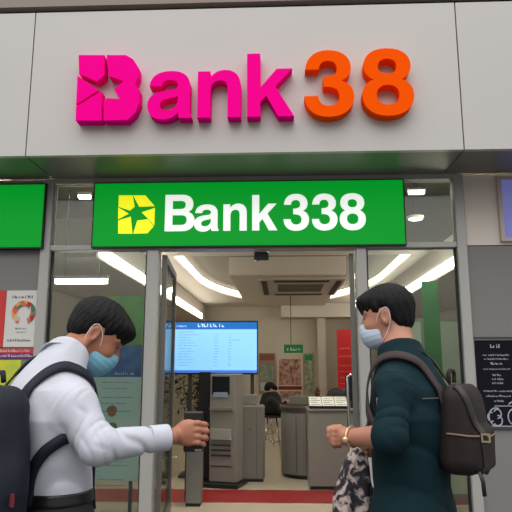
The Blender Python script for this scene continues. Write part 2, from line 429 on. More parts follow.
emb = thing('star_emblem', U(104, 95, FY), 'raised magenta star emblem at the start of the fascia lettering', 'sign emblem', 'raised letters on the fascia')
c1 = lambda L: [(x/2, y/2) for x, y in L]
for L in (c1([(157, 110), (209, 110), (209, 150), (194, 163), (158, 148)]), c1([(155, 151), (197, 180), (152, 209)]), c1([(152, 213), (203, 182), (203, 241), (151, 241)]),
          c1([(213, 110), (252, 110), (266, 118), (277, 135), (277, 152), (270, 168), (279, 180), (279, 205), (270, 226), (255, 240), (207, 241), (207, 205), (214, 196), (240, 198), (228, 179), (247, 162), (217, 152)])):
    MB().prism([place_px(LY0, L)], LY0, LY1, lambda u, w: (u, w)).build('emblem_piece', mag, emb)

# ================================================================ LIGHT BOX SIGNS
def sign_green(name):
    m = bpy.data.materials.new(name); m.use_nodes = True; n = m.node_tree; b = n.nodes['Principled BSDF']
    b.inputs['Base Color'].default_value = (*lin((0, 84, 26)), 1); b.inputs['Roughness'].default_value = .4; b.inputs['Specular IOR Level'].default_value = .15
    b.inputs['Emission Color'].default_value = (*lin((0, 148, 38)), 1); b.inputs['Emission Strength'].default_value = BOX*.92
    return m
gmat = sign_green('backlit green acrylic')
wlet = mat('backlit white film', (235, 240, 235), .4, emit=.75); ylet = mat('backlit yellow film', (240, 236, 10), .4, emit=.8)
SY = -.10
sx0, sx1 = U(92.5, 215, SY)[0], U(405.5, 215, SY)[0]; sz0, sz1 = U(250, 246.5, SY)[2], U(250, 180.5, SY)[2]
sg = thing('lightbox_sign', ((sx0+sx1)/2, 0, sz0), 'wide backlit green sign with yellow star emblem and white lettering over the doorway', 'sign')
MB().box(sx0, sx1, SY+.004, .03, sz0, sz1).build('casing', alu_dark, sg)
MB().box(sx0+.012, sx1-.012, SY-.002, SY+.004, sz0+.012, sz1-.012).build('face_panel', gmat, sg)
tipo = [(137, 50), (180, 50), (208, 80), (208, 92), (205, 145), (186, 170), (138, 172), (90, 172), (90, 130), (92, 88), (92, 50)]
star_in = [(158, 84), (178, 106), (165, 132), (140, 136), (128, 118), (126, 96)]
e5 = lambda L: [(90+x*160/512, 180+y*70/224) for x, y in L]
pieces = [[(139, 50), (178, 50), (207, 84), (158, 86)], [(208, 90), (206, 146), (188, 126), (166, 104)], [(186, 126), (204, 148), (184, 171), (139, 172), (152, 130)],
          [(136, 172), (91, 172), (91, 130), (131, 118)], [(91, 126), (91, 88), (124, 108)], [(92, 86), (93, 50), (137, 50), (143, 86), (128, 98)]]
m = MB()
for L in pieces: m.prism([place_px(SY, e5(L))], SY-.008, SY-.0022, lambda u, w: (u, w))
m.build('emblem', ylet, sg)
bz = U(265, 230.5, SY)[2]
for ch, px0, sc in (('B', 161.4, .0506), ('a', 192.5, .0476), ('n', 220.3, .0486), ('k', 249, .049), ('3', 282, .0505), ('3', 310.3, .0505), ('8', 338.3, .0505)):
    L = glyph(ch); k = sc*5.12/600*1.03; x0 = U(px0, 215, SY)[0]
    MB().prism(L, SY-.008, SY-.0022, lambda u, w: (x0+u*k, bz+w*k*1.03)).build('letter', wlet, sg)
sx1b = U(44, 215, SY)[0]
sg2 = thing('lightbox_sign', (sx1b-.6, 0, sz0), 'backlit green sign cut off by the left frame edge', 'sign')
MB().box(sx1b-1.5, sx1b, SY+.004, -.021, sz0, sz1).build('casing', alu_dark, sg2)
MB().box(sx1b-1.488, sx1b-.012, SY-.002, SY+.004, sz0+.012, sz1-.012).build('face_panel', gmat, sg2)
L = glyph('3'); k = .0505*5.12/600*1.03; x0 = U(.2, 215, SY)[0]-530*k
MB().prism(L, SY-.008, SY-.0022, lambda u, w: (x0+u*k, bz+w*k)).build('letter', wlet, sg2)
# framed backlit panel on the right wall
qx0, qx1 = U(499, 205, -.06)[0], U(499, 205, -.06)[0]+.62; qz0, qz1 = U(499, 241, -.06)[2], U(499, 176, -.06)[2]
o = thing('framed_panel', (qx0+.3, -.02, qz0), 'lavender lit poster panel in a pale frame high on the right wall', 'poster')
fr = MB()
for a in ((qx0, qx1, qz1-.03, qz1), (qx0, qx1, qz0, qz0+.03), (qx0, qx0+.035, qz0+.03, qz1-.03), (qx1-.035, qx1, qz0+.03, qz1-.03)): fr.box(a[0], a[1], -.06, -.021, a[2], a[3])
fr.build('frame', mat('pale pink frame', (190, 174, 172), .5), o)
MB().box(qx0+.035, qx1-.035, -.045, -.022, qz0+.03, qz1-.03).build('panel_face', mat('lavender film', (118, 122, 190), .3, emit=.35, noise=.35, nscale=5, rgb2=(96, 110, 196)), o)

# ---------------------------------------------------------------- printed matter
def scribble(mb, x0, x1, z, h, y, gap=.06, mean=1.0, thick=.0015):
    """a line of small illegible marks"""
    if isinstance(mb, TB): mb.g.append(MB()); mb = mb.g[-1]
    x = x0
    while x < x1-h*.3:
        w = h*random.uniform(.35, .9)*mean
        if random.random() < gap*.5: x += h*.5
        a, b = z, z+h*random.choice((.65, .7, 1, 1))
        k = random.randrange(3)
        if k == 0: mb.box(x, min(x+w*.4, x1), y-thick, y, a, b)
        elif k == 1: mb.box(x, min(x+w, x1), y-thick, y, a, a+h*.3); mb.box(x, x+w*.35, y-thick, y, a+h*.3, b)
        else: mb.box(x, min(x+w, x1), y-thick, y, b-h*.3, b); mb.box(x+w*.5, min(x+w, x1), y-thick, y, a, b-h*.3)
        x += w+h*.18
class TB:
    """lines of lettering, each built as a part of its own"""
    def __init__(s): s.g = []
    def box(s, *a, **k): s.g.append(MB().box(*a, **k)); return s
    def tube(s, *a, **k): s.g.append(MB().tube(*a, **k)); return s
    def build(s, name, m, parent): return [x.build(name, m, parent) for x in s.g if x.v]
def sheet(px0, py0, px1, py1, Y):
    a, b = U(px0, (py0+py1)/2, Y)[0], U(px1, (py0+py1)/2, Y)[0]; return a, b, U((px0+px1)/2, py1, Y)[2], U((px0+px1)/2, py0, Y)[2]
PY = -.03
x0, x1, z0, z1 = sheet(5, 290.5, 38.5, 347, PY)
o = thing('poster', ((x0+x1)/2, -.02, z0), 'white poster with colourful ring of food on the left grey wall', 'poster')
MB().box(x0, x1, PY, -.021, z0, z1).build('paper', mat('poster paper', (205, 203, 200), .5), o)
hd = TB(); w = x1-x0; h = z1-z0
scribble(hd, x0+w*.18, x1-w*.14, z1-h*.14, .024, PY)
scribble(hd, x0+w*.32, x0+w*.68, z0+h*.31, .013, PY); scribble(hd, x0+w*.36, x0+w*.66, z0+h*.25, .009, PY); scribble(hd, x0+w*.12, x1-w*.2, z0+h*.10, .022, PY)
hd.build('text_line', ink, o)
ringm = bpy.data.materials.new('food picture'); ringm.use_nodes = True; n = ringm.node_tree
vo = n.nodes.new('ShaderNodeTexVoronoi'); vo.inputs['Scale'].default_value = 26; t = n.nodes.new('ShaderNodeTexCoord'); n.links.new(t.outputs['Object'], vo.inputs[0])
rp = n.nodes.new('ShaderNodeValToRGB'); rp.color_ramp.interpolation = 'CONSTANT'; sepn = n.nodes.new('ShaderNodeSeparateColor'); n.links.new(vo.outputs['Color'], sepn.inputs[0]); n.links.new(sepn.outputs[0], rp.inputs[0])
els = rp.color_ramp.elements; els[0].color = (*lin((110, 120, 130)), 1); els[1].position = .85; els[1].color = (*lin((190, 180, 160)), 1)
for p_, c_ in ((.2, (205, 95, 60)), (.4, (160, 40, 40)), (.55, (60, 110, 80)), (.68, (215, 150, 90))): e = els.new(p_); e.color = (*lin(c_), 1)
n.links.new(rp.outputs[0], n.nodes['Principled BSDF'].inputs['Base Color'])
cxr, czr, R1, R2 = x0+w*.55, z0+h*.60, .108, .054
ringL = [(cxr+R1*math.cos(t), czr+R1*math.sin(t)) for t in np.linspace(-1.15, math.pi+1.15, 44)]; ringL += [(cxr+R2*math.cos(t), czr+R2*math.sin(t)) for t in np.linspace(math.pi+1.0, -1.0, 38)]
MB().prism([ringL], PY-.002, PY-.0003, lambda u, w_: (u, w_)).build('picture', ringm, o)
xa = U(4.4, 320, PY)[0]
quick('poster', MB().box(xa-.3, xa, PY, -.021, z0, z1), mat('red paper', (196, 48, 42), .5), 'red poster edge left of the white food poster', 'poster')
b0, b1, bz0, bz1 = sheet(-20, 348, 35, 358.5, PY)
o = thing('banner_strip', ((b0+b1)/2, -.02, bz0), 'red and purple strip pasted under the white food poster', 'banner')
MB().box(b0, b1, PY, -.021, (bz0+bz1)/2, bz1-.004).build('upper_band', mat('red band', (190, 50, 50), .5), o)
MB().box(b0, b1, PY, -.021, bz0, (bz0+bz1)/2).build('lower_band', mat('purple band', (96, 40, 120), .5), o)
t = TB(); scribble(t, b0+.02, b1-.02, bz0+.014, .02, PY); scribble(t, b0+.03, b1-.05, (bz0+bz1)/2+.012, .02, PY); t.build('text_line', mat('pale ink', (220, 190, 190), .5), o)
b0, b1, bz0, bz1 = sheet(-20, 360, 20, 392, PY)
o = thing('poster', ((b0+b1)/2, -.02, bz0), 'yellow green poster low on left wall behind the white-shirted man', 'poster')
MB().box(b0, b1, PY, -.021, bz0, bz1).build('paper', mat('yellow paper', (205, 200, 50), .5, noise=.6, nscale=6, rgb2=(110, 170, 60)), o)
MB().box(b0, b1, PY-.002, PY-.0003, bz0+.0, bz0+.05).build('text_line', mat('red band', (0, 0, 0)), o)

# standing teal poster behind the left window
TY = .22
x0, x1, z0, z1 = sheet(84, 296, 140, 512, TY); z0 = .45
o = thing('standing_poster', ((x0+x1)/2, TY, 0), 'tall pale teal poster with green top standing behind the left window', 'poster')
zz = [U(110, y, TY)[2] for y in (345, 377)]
MB().box(x0, x1, TY, TY+.02, z0, zz[1]).build('lower_sheet', mat('pale teal paper', (220, 246, 236), .5), o)
MB().box(x0, x1, TY, TY+.02, zz[1], zz[0]).build('blue_band', mat('blue print', (36, 86, 170), .4, noise=.5, nscale=10, rgb2=(80, 170, 210)), o, label='dark blue printed band')
MB().box(x0, x1, TY, TY+.02, zz[0], z1).build('green_top', mat('green print', (120, 190, 70), .5, noise=.6, nscale=5, rgb2=(70, 150, 70)), o, label='green printed top')
w = x1-x0; t = TB()
scribble(t, x0+w*.5, x1-w*.12, zz[1]+.02, .025, TY, thick=.001); t.build('text_line', white, o)
t = TB()
for k, (yy, hh) in enumerate(((383, .012), (389, .010), (398, .012), (404, .010), (412, .012), (462, .010), (466, .010), (480, .010), (486, .01))):
    scribble(t, x0+w*.30, x1-w*(.15+.1*(k % 2)), U(110, yy, TY)[2], hh, TY, thick=.001)
t.build('text_line', mat('grey ink', (96, 120, 118), .5), o)
for py_, c_ in ((411, (196, 110, 60)), (428, (120, 140, 60))):
    c = U(112, py_, TY); MB().prism([[(c[0]+.045*math.cos(a)*(1+.1*math.sin(3*a)), c[2]+.05*math.sin(a)) for a in np.linspace(0, 6.28, 20, False)]], TY-.003, TY-.0005, lambda u, w_: (u, w_)).build('picture', mat('fruit print %d' % py_, c_, .5, noise=.8, nscale=30, rgb2=(70, 90, 40)), o)
s = MB()
s.box(x0+.05, x0+.08, TY+.02, TY+.04, 0, z1-.1); s.box(x1-.08, x1-.05, TY+.02, TY+.04, 0, z1-.1); s.box(x0, x1, TY-.05, TY+.25, 0, .02)
s.build('stand', steel_d, o)

# notice board on the right wall
NY = -.035
x0, z0, z1 = U(473.5, 385, NY)[0], U(490, 429, NY)[2], U(490, 337, NY)[2]; x1 = x0+.52
o = thing('notice_board', ((x0+x1)/2, -.02, z0), 'black notice board with chalk-white writing on the right grey wall', 'notice board')
MB().box(x0+.02, x1-.02, NY+.004, -.021, z0+.02, z1-.02).build('board', mat('blackboard', (18, 18, 27), .8, noise=.2, spec=.15), o)
f = MB()
for a in ((x0, x1, z1-.02, z1), (x0, x1, z0, z0+.02), (x0, x0+.02, z0+.02, z1-.02), (x1-.02, x1, z0+.02, z1-.02)): f.box(a[0], a[1], NY-.006, -.021, a[2], a[3])
f.build('frame', mat('dark board frame', (60, 60, 64), .4), o)
fi = MB()
for a in ((x0+.02, x1-.02, z1-.026, z1-.02), (x0+.02, x0+.026, z0+.02, z1-.026), (x0+.02, x1-.02, z0+.02, z0+.026)): fi.box(a[0], a[1], NY-.002, NY+.004, a[2], a[3])
chalk = mat('chalk', (168, 168, 180), .8)
fi.build('inner_line', chalk, o)
t = TB(); xc = x0+.20
for py_, hw, hh in ((346, .04, .03), (355, .11, .014), (359, .10, .013), (363.5, .05, .02), (369, .11, .012), (375, .04, .015), (379, .05, .015), (383, .045, .015), (391, .12, .013), (396, .10, .014), (401, .04, .014)):
    z = U(488, py_, NY)[2]; scribble(t, xc-hw, xc+hw, z-hh/2, hh, NY+.004)
t.box(x0+.16, x1-.05, NY+.002, NY+.004, U(488, 406, NY)[2]-.003, U(488, 406, NY)[2]+.003)
t.build('text_line', chalk, o)
t = TB(); zc = U(488, 417, NY)[2]
def curl(cx_, cz_, r, a0, a1, n=18): t.tube([(cx_+r*math.cos(a), NY+.003, cz_+r*1.2*math.sin(a)) for a in np.linspace(a0, a1, n)], .0055, 5)
curl(xc-.03, zc, .06, 1.2, 5.4); curl(xc-.02, zc+.025, .03, -1.6, 2.6); curl(xc-.02, zc-.03, .035, -2.6, 1.6); curl(xc-.07, zc, .03, 1.2, 5.2)
curl(xc+.12, zc, .055, .6, 5.6); curl(xc+.12, zc+.05, .06, .3, 2.4); curl(xc+.17, zc-.03, .03, 0, 6.2); curl(xc+.22, zc-.01, .035, .9, 5.4)
t.build('chalk_curl', chalk, o)

# ================================================================ INTERIOR
cove_m = mat('cove light', (255, 246, 226), .5, emit=COVE); strip_m = mat('strip light', (255, 248, 232), .5, emit=STRIP)
L = [(CXO+(CA-.004)*math.cos(t), CYO+(CB-.004)*math.sin(t)) for t in np.linspace(0, math.pi, 48)]; L = [(CXO+CA-.004, 2.8)]+L+[(CXO-CA+.004, 2.8)]
m = MB(); v = []; f = []
for i, (x, y) in enumerate(L):
    k = 1-.03/CA; xi, yi = CXO+(x-CXO)*k, CYO+(y-CYO)*(1-.03/CB)
    v += [(x, y, ZC+.03), (x, y, ZC+.135), (xi, yi, ZC+.135), (xi, yi, ZC+.03)]
for i in range(len(L)-1):
    for k in range(4): f.append((i*4+k, i*4+(k+1) % 4, i*4+4+(k+1) % 4, i*4+4+k))
f += [(3, 2, 1, 0), (len(v)-4, len(v)-3, len(v)-2, len(v)-1)]
m.add(v, f); quick('cove_light', m, cove_m, 'long curved cove light sweeping round the oval ceiling recess', 'ceiling light', smooth=False)
quick('strip_light', MB().box(-1.838, -1.82, .7, 8.6, 2.53, 2.63), strip_m, 'straight strip light along the left ceiling bulkhead', 'ceiling light')
quick('strip_light', MB().box(1.92, 1.938, .9, 8.6, 2.53, 2.63), strip_m, 'straight strip light along the right ceiling bulkhead', 'ceiling light')
def linear_lamp(px0, px1, py, Y, h, label):
    a, b = U(px0, py, Y), U(px1, py, Y); o = thing('linear_lamp', ((a[0]+b[0])/2, Y, a[2]), label, 'ceiling light')
    MB().box(a[0], b[0], Y-.03, Y+.03, a[2]-h/2, a[2]+h/2).build('diffuser', strip_m, o)
    MB().box(a[0]-.01, b[0]+.01, Y-.035, Y+.035, a[2]+h/2, a[2]+h/2+.03).build('housing', white, o)
    return o, a, b
for args in ((56, 107, 281.5, .50, .045, 'bright linear lamp seen through the left window beside jamb'), (79, 90, 197, .8, .03, 'short linear lamp behind transom glass left of the green sign'), (409, 424, 192.5, .8, .03, 'short linear lamp behind transom glass right of the green sign')):  # the two short bars stand in for reflections in the transom glass
    o, a, b = linear_lamp(*args)
    r = MB()
    for x in (a[0]+.08, b[0]-.08): r.tube([(x, args[3], a[2]+args[4]/2+.03), (x, args[3], 3.62)], .004, 6)
    r.build('suspension_rod', chrome, o)
for lx_, ly_, nm in ((-2.3, 1.1, 'left'), (0.0, 1.3, 'middle'), (2.3, 1.1, 'right')):  # unseen fill lamps added to brighten the floor and machines inside
    o = thing('fill_lamp', (lx_, ly_, 3.62), 'flat square ceiling lamp in the front bay, %s of the three' % nm, 'ceiling light', 'square lamps over the entrance')
    MB().box(lx_-.3, lx_+.3, ly_-.3, ly_+.3, 3.59, 3.619).build('housing', white, o)
    MB().box(lx_-.28, lx_+.28, ly_-.28, ly_+.28, 3.58, 3.589).build('diffuser', mat('fill diffuser', (255, 244, 224), .5, emit=44), o)
q = U(415.5, 219, 1.8)
o = thing('reflection_disc', q, 'round disc lamp hanging behind the right transom glass', 'ceiling light')  # disc and rod added to imitate a reflection in the transom glass
MB().lathe([(.09, 0), (.10, .01), (.10, .03), (.03, .045)], q, 24).build('housing', white, o, True)
MB().lathe([(.075, -.006), (.08, -.0005)], q, 24).build('diffuser', strip_m, o)
MB().tube([q+np.array([0, 0, .045]), (q[0], q[1], 3.62)], .006, 6).build('rod', steel_d, o)

# ceiling air conditioner under the dropped panel
ax0, ax1 = U(261, 288, 5.6)[0], U(337, 288, 5.6)[0]
o = thing('air_conditioner', ((ax0+ax1)/2, 5, 2.79), 'ceiling cassette air conditioner with dark slots on the dropped panel', 'air conditioner')
MB().box(ax0, ax1, 4.0, 6.1, 2.75, 2.789, ch=.012).build('cover', mat('aged white plastic', (182, 174, 162), .5), o)
cx_ = (ax0+ax1)/2
for a in ((ax0+.05, ax0+.14, 4.15, 5.95), (ax1-.14, ax1-.05, 4.15, 5.95), (ax0+.25, ax1-.25, 4.08, 4.3), (ax0+.25, ax1-.25, 5.8, 6.02)): MB().box(a[0], a[1], a[2], a[3], 2.745, 2.75).build('air_slot', alu_dark, o)
s = MB()
for k in range(5): s.box(cx_-.38, cx_+.38, 4.55+k*.2, 4.67+k*.2, 2.742, 2.75)
s.build('grille', steel_d, o)
# hanging green sign
q0 = U(284, 353, 6.3); q1 = U(303, 344.5, 6.3)
o = thing('hanging_sign', ((q0[0]+q1[0])/2, 6.3, q0[2]), 'small green sign hanging on a thin rod below the ceiling', 'sign')
MB().box(q0[0], q1[0], 6.29, 6.32, q0[2], q1[2], ch=.006).build('sign_board', mat('sign green', (16, 110, 58), .4, emit=.25), o)
t = TB(); scribble(t, q0[0]+.06, q1[0]-.06, q0[2]+.045, .06, 6.29); t.build('text_line', white, o)
MB().tube([(U(291, 344, 6.3)[0], 6.305, q1[2]), (U(291, 344, 6.3)[0], 6.305, 2.79)], .008, 6).build('rod', steel_d, o)

# back wall posters
def back_poster(px0, py0, px1, py1, Y, m, label, bits=()):
    x0, x1, z0, z1 = sheet(px0, py0, px1, py1, Y); o = thing('poster', ((x0+x1)/2, Y, z0), label, 'poster')
    MB().box(x0, x1, Y, 9.598 if Y > 9.5 else Y+.03, z0, z1).build('paper', m, o)
    for nm, u0, u1, w0, w1, mm in bits:
        MB().box(x0+(x1-x0)*u0, x0+(x1-x0)*u1, Y-.006, Y-.0005, z0+(z1-z0)*w0, z0+(z1-z0)*w1).build(nm, mm, o)
    return o, x0, x1, z0, z1
rw = mat('red floral print', (140, 52, 48), .6, noise=1, nscale=11, rgb2=(206, 184, 168))
pap = mat('warm paper', (214, 202, 186), .6)
back_poster(277, 357, 303, 397, 9.55, pap, 'red and cream floral poster on the back wall below the green sign', (('picture', .08, .92, .30, .95, rw), ('caption', .05, .95, .18, .27, mat('dark red print', (130, 40, 40), .6)), ('flower_picture', .1, .9, .0, .14, rw)))
back_poster(259, 353, 275, 394, 9.55, mat('brown paper', (150, 132, 112), .6), 'small poster with brown heading on the back wall beside the screen', (('heading', .05, .95, .82, .97, mat('brown red print', (140, 84, 70), .6)), ('picture', .08, .92, .32, .72, mat('green photo', (110, 130, 96), .6, noise=1, nscale=9, rgb2=(160, 170, 170))), ('caption', .08, .92, .08, .28, mat('pale photo', (176, 190, 196), .6))))
back_poster(304.5, 353, 313, 394, 9.55, mat('foliage print', (196, 200, 170), .6, noise=1, nscale=10, rgb2=(90, 110, 80)), 'narrow green and cream leaf poster beside the floral poster', (('heading', .05, .9, .82, .96, MATS['sign green']),))
o, x0, x1, z0, z1 = back_poster(337.5, 329.5, 362, 400, 7.8, mat('glowing red print', (196, 26, 32), .5, emit=.12), 'tall bright red poster stand beside the right door jamb')  # slight glow put into the print, the poster is no lamp
t = TB()
for k, yy in enumerate((349, 357, 366, 372, 378, 384)): scribble(t, x0+.04, x1-(.1 if k else .25), U(350, yy, 7.8)[2], .035 if k < 2 else .02, 7.8, thick=.002)
t.build('text_line', mat('pink ink', (230, 150, 150), .5), o)
s = MB(); s.box(x0+.03, x0+.06, 7.83, 7.86, 0, z1-.05); s.box(x1-.06, x1-.03, 7.83, 7.86, 0, z1-.05); s.box(x0-.02, x1+.02, 7.7, 8.0, 0, .03); s.build('stand', steel_d, o)

# television on a stand
VY = 2.95
x0, x1, z0, z1 = sheet(173.5, 321, 258, 374.5, VY)
tv = thing('television', ((x0+x1)/2, VY, 0), 'wide screen showing a pale blue table under a dark blue heading', 'television')
MB().box(x0, x1, VY, VY+.07, z0, z1, ch=.008).build('bezel', black, tv)
sw, sh = x1-x0-.03, z1-z0-.04; ax, az = x0+.015, z0+.022
MB().box(ax, ax+sw, VY-.003, VY, az, az+sh*.86).build('screen', mat('screen blue', (128, 188, 240), .3, emit=.8), tv)
MB().box(ax, ax+sw, VY-.003, VY, az+sh*.86, az+sh).build('heading_bar', mat('screen dark blue', (20, 96, 176), .3, emit=.75), tv)
MB().box(ax, ax+sw, VY-.004, VY-.0031, az, az+sh*.05).build('footer_bar', mat('screen mid blue', (60, 110, 200), .3, emit=.75), tv)
t = TB(); scribble(t, ax+sw*.28, ax+sw*.60, az+sh*.905, .045, VY-.0031, gap=.1); scribble(t, ax+sw*.02, ax+sw*.14, az+sh*.91, .025, VY-.0031); t.build('text_line', mat('screen pale', (170, 205, 245), .3, emit=.8), tv)
t = TB()
for k in range(13):
    z = az+sh*(.80-.055*k); scribble(t, ax+sw*.05, ax+sw*random.uniform(.16, .30), z, .014, VY-.0031, thick=.0006)
    if k > 0: scribble(t, ax+sw*.48, ax+sw*.53, z, .014, VY-.0031, thick=.0006); scribble(t, ax+sw*.65, ax+sw*(.69 if k != 3 else .8), z, .014, VY-.0031, thick=.0006)
t.build('text_line', mat('screen text', (84, 140, 205), .3, emit=.7), tv)
xp = U(261, 390, VY)[0]
s = MB()
for x in (x0+.22, x1-.08): s.box(x-.025, x+.025, VY+.072, VY+.12, 0, z1-.1)
s.box(x0+.22, x1-.08, VY+.075, VY+.115, z0+.2, z0+.26); s.build('stand_frame', steel_d, tv)
MB().box(x0+.1, x1, VY+.0, VY+.4, 0, .03).build('stand_base', steel_d, tv)

# queue ticket machine
KY = 2.35
kx0, kx1 = U(210.5, 430, KY)[0], U(243, 430, KY)[0]; kt = U(226, 374, KY)[2]; kw = kx1-kx0; rz = math.radians(-14); kc = ((kx0+kx1)/2, KY+.2)
o = thing('ticket_kiosk', (kc[0], kc[1], 0), 'tall grey ticket machine with louvred front under the screen', 'kiosk')
def K(u0, u1, v0, v1, z0, z1, ch=0): return MB().box(kc[0]+u0, kc[0]+u1, kc[1]+v0, kc[1]+v1, z0, z1, rz=rz, c=kc, ch=ch)
hw = kw*.44
K(-hw, hw, -.2, .08, .06, kt, .012).build('cabinet', steel, o)
K(-hw-.07, hw+.04, -.27, .14, 0, .055, .01).build('base', black, o)
K(-hw+.03, hw-.09, -.206, -.2, kt-.25, kt-.03).build('display', mat('dark display', (26, 30, 34), .2), o)
K(-hw+.05, hw-.11, -.212, -.206, kt-.28, kt-.22).build('ticket_label', mat('pale blue label', (130, 146, 170), .4), o)
K(-hw+.01, hw-.05, -.235, -.2, kt-.44, kt-.40, .006).build('ledge', steel2, o)
K(-hw+.02, hw-.06, -.225, -.2, .55, .68, .006).build('ticket_slot', mat('pale grey paint', (150, 150, 146), .4), o)
for k in range(6):
    K(-hw+.03, hw-.07, -.212, -.2, .36+k*.03, .378+k*.03).build('louvre', steel_d if k % 2 == 0 else steel2, o)
K(-hw+.02, hw-.06, -.206, -.2, .24, .25).build('panel_line', steel_d, o)
# smooth grey cabinet beside it
c0, c1_ = U(237, 440, 2.75)[0], U(264.5, 440, 2.75)[0]; ct = U(250, 405, 2.75)[2]
o = thing('cabinet', ((c0+c1_)/2, 2.9, 0), 'smooth grey floor cabinet right of the ticket machine', 'cabinet')
MB().box(c0, c1_, 2.72, 2.92, .03, ct, ch=.03).build('body', steel2, o)
MB().box(c0+.02, c1_-.02, 2.75, 2.9, 0, .03).build('plinth', black, o)
MB().box(c1_-.10, c1_-.095, 2.715, 2.72, .06, ct-.05).build('door_line', steel_d, o)
q = U(250, 430, 2.73); MB().lathe([(.016, 0), (.016, .02)], (q[0], 2.708, q[2]), 12).build('lock', chrome, o)
MB().box(c0+.05, c0+.25, 2.75, 2.9, ct+.0005, ct+.13, ch=.01).build('top_unit', steel, o)
# black tall speaker left of machine
b0, b1 = U(196, 430, 2.45)[0], U(209, 430, 2.45)[0]
o = thing('display_stand', ((b0+b1)/2, 2.6, 0), 'narrow tall black stand left of the ticket machine', 'stand')
MB().box(b0, b1, 2.62, 2.72, .04, U(200, 372, 2.5)[2], ch=.01).build('column', black, o); MB().box(b0-.05, b1+.005, 2.56, 2.78, 0, .04).build('base', black, o)
# grey pedestal bin in the doorway
p0, p1 = U(184.5, 470, 1.3)[0], U(201, 470, 1.3)[0]
o = thing('pedestal_bin', ((p0+p1)/2, 1.38, 0), 'slim grey pedestal bin on the red floor stripe', 'bin')
MB().box(p0, p1, 1.34, 1.50, .03, .72, ch=.012).build('body', mat('satin steel', (140, 138, 134), .35, .6), o)
MB().box(p0+.01, p1-.01, 1.35, 1.49, 0, .03).build('plinth', black, o)
MB().box(p0-.004, p1+.004, 1.335, 1.505, .72, .76, ch=.008).build('lid', black, o)
MB().box(p0-.001, p0+.012, 1.334, 1.34, .05, .7).build('edge_strip', steel_d, o)

# leafy plant behind the kiosk
LY = 3.6
o = thing('potted_plant', (U(195, 400, LY)[0], LY, 0), 'speckled leafy plant in a dark pot below the screen', 'plant')
c = U(200, 390, LY); m = MB(); m2 = MB()
for k in range(420):
    p = np.array([c[0]+random.gauss(-.05, .20), LY+random.gauss(.08, .07), c[2]-.02+random.gauss(0, .17)]); d = nrm([random.gauss(0, 1), random.gauss(0, .5), random.gauss(0, 1)]); b = nrm(np.cross(d, [random.random(), 1, .3]))
    l, wd = random.uniform(.03, .06), random.uniform(.008, .016)
    if p[0] > U(203, 390, LY)[0]+.35: continue
    n_ = np.cross(d, b)*.004
    (m if k % 2 else m2).add([p-d*l, p+b*wd+n_, p+d*l, p-b*wd+n_, p-n_], [(0, 1, 4), (1, 2, 4), (2, 3, 4), (3, 0, 4)])
m.build('dark_leaves', mat('dark leaf', (26, 30, 24), .5), o); m2.build('pale_leaves', mat('pale leaf', (168, 164, 140), .5), o)
MB().tube([(c[0]-.05, LY+.1, .5), (c[0]-.04, LY+.1, c[2]+.1)], .02, 8).build('stem', mat('bark', (70, 54, 40), .8), o)
MB().lathe([(.12, 0), (.17, .45), (.18, .5), (.15, .5)], (c[0]-.05, LY+.1, 0.001), 20).build('pot', steel_d, o, True)

# counters
def U2(px, Y): return U(px, 440, Y)[0]
o = thing('reception_counter', (U2(300, 3.2), 3.4, 0), 'long curved grey reception counter behind the nearer counter', 'counter')
xa, xb = U2(281, 3.0), 2.0; zt = U(300, 408, 2.9)[2]; zbk = U(300, 396.5, 3.55)[2]
def curved(x0, x1, y0, y1, r, n=8):
    L = [(x0+r-r*math.sin(t), y0+r-r*math.cos(t)) for t in np.linspace(0, math.pi/2, n)]
    return [(x1, y0)]+L+[(x0, y1), (x1, y1)]
def slab(L, z0, z1):
    n_ = len(L); m_ = MB(); m_.add([(x, y, z0) for x, y in L]+[(x, y, z1) for x, y in L], [tuple(range(n_)), tuple(range(n_, 2*n_))]+[(i, (i+1) % n_, n_+(i+1) % n_, n_+i) for i in range(n_)]); return m_
slab(curved(xa, xb, 2.9, 3.7, .35), .05, zt-.05).build('front', steel2, o)
slab(curved(xa+.02, xb, 2.93, 3.7, .33), 0, .05).build('plinth', black, o)
slab(curved(xa-.015, xb+.01, 2.885, 3.715, .36), zt-.05, zt).build('countertop', steel_d, o)
MB().box(xa+.12, xb, 3.55, 3.7, zt+.001, zbk, ch=.01).build('back_panel', steel2, o)
for px_ in (296, 306): x = U2(px_, 2.9); MB().box(x, x+.006, 2.896, 2.9, .08, zt-.07).build('panel_joint', steel_d, o)
ya = 2.25; xa, xb = U2(308.5, ya), U2(380, ya); zt2 = U(325, 409, ya)[2]
o = thing('counter', ((xa+xb)/2, ya+.25, 0), 'nearer grey counter block with papers on top beside the right door', 'counter')
MB().box(xa, xb, ya, ya+.5, .04, zt2-.03, ch=.01).build('front', steel, o); MB().box(xa+.02, xb-.02, ya+.03, ya+.48, 0, .04).build('plinth', black, o)
MB().box(xa-.01, xb+.01, ya-.015, ya+.51, zt2-.03, zt2, ch=.008).build('countertop', steel2, o)
q = U(308, 425, ya); x = U2(343, ya); MB().lathe([(.014, 0), (.014, .012)], (U2(343, ya), ya-.012, q[2]), 12).build('lock', chrome, o)
wx0, wx1, wy0, wy1, wh = xa+.015, xa+.50, ya+.02, ya+.30, .125
o = thing('leaflet_rest', ((wx0+wx1)/2, ya+.16, zt2), 'low sloping leaflet rest on top of the nearer counter', 'leaflet rest')
W_ = [(wy0, zt2+.001), (wy1, zt2+.001), (wy1, zt2+wh), (wy0, zt2+.025)]
MB().add([(wx0, y, z) for y, z in W_]+[(wx1, y, z) for y, z in W_], [(0, 1, 2, 3), (7, 6, 5, 4), (0, 4, 5, 1), (1, 5, 6, 2), (2, 6, 7, 3), (3, 7, 4, 0)]).build('wedge', steel2, o)
MB().box(wx0, wx1, wy0-.012, wy0-.0005, zt2+.001, zt2+.035).build('lip', black, o)
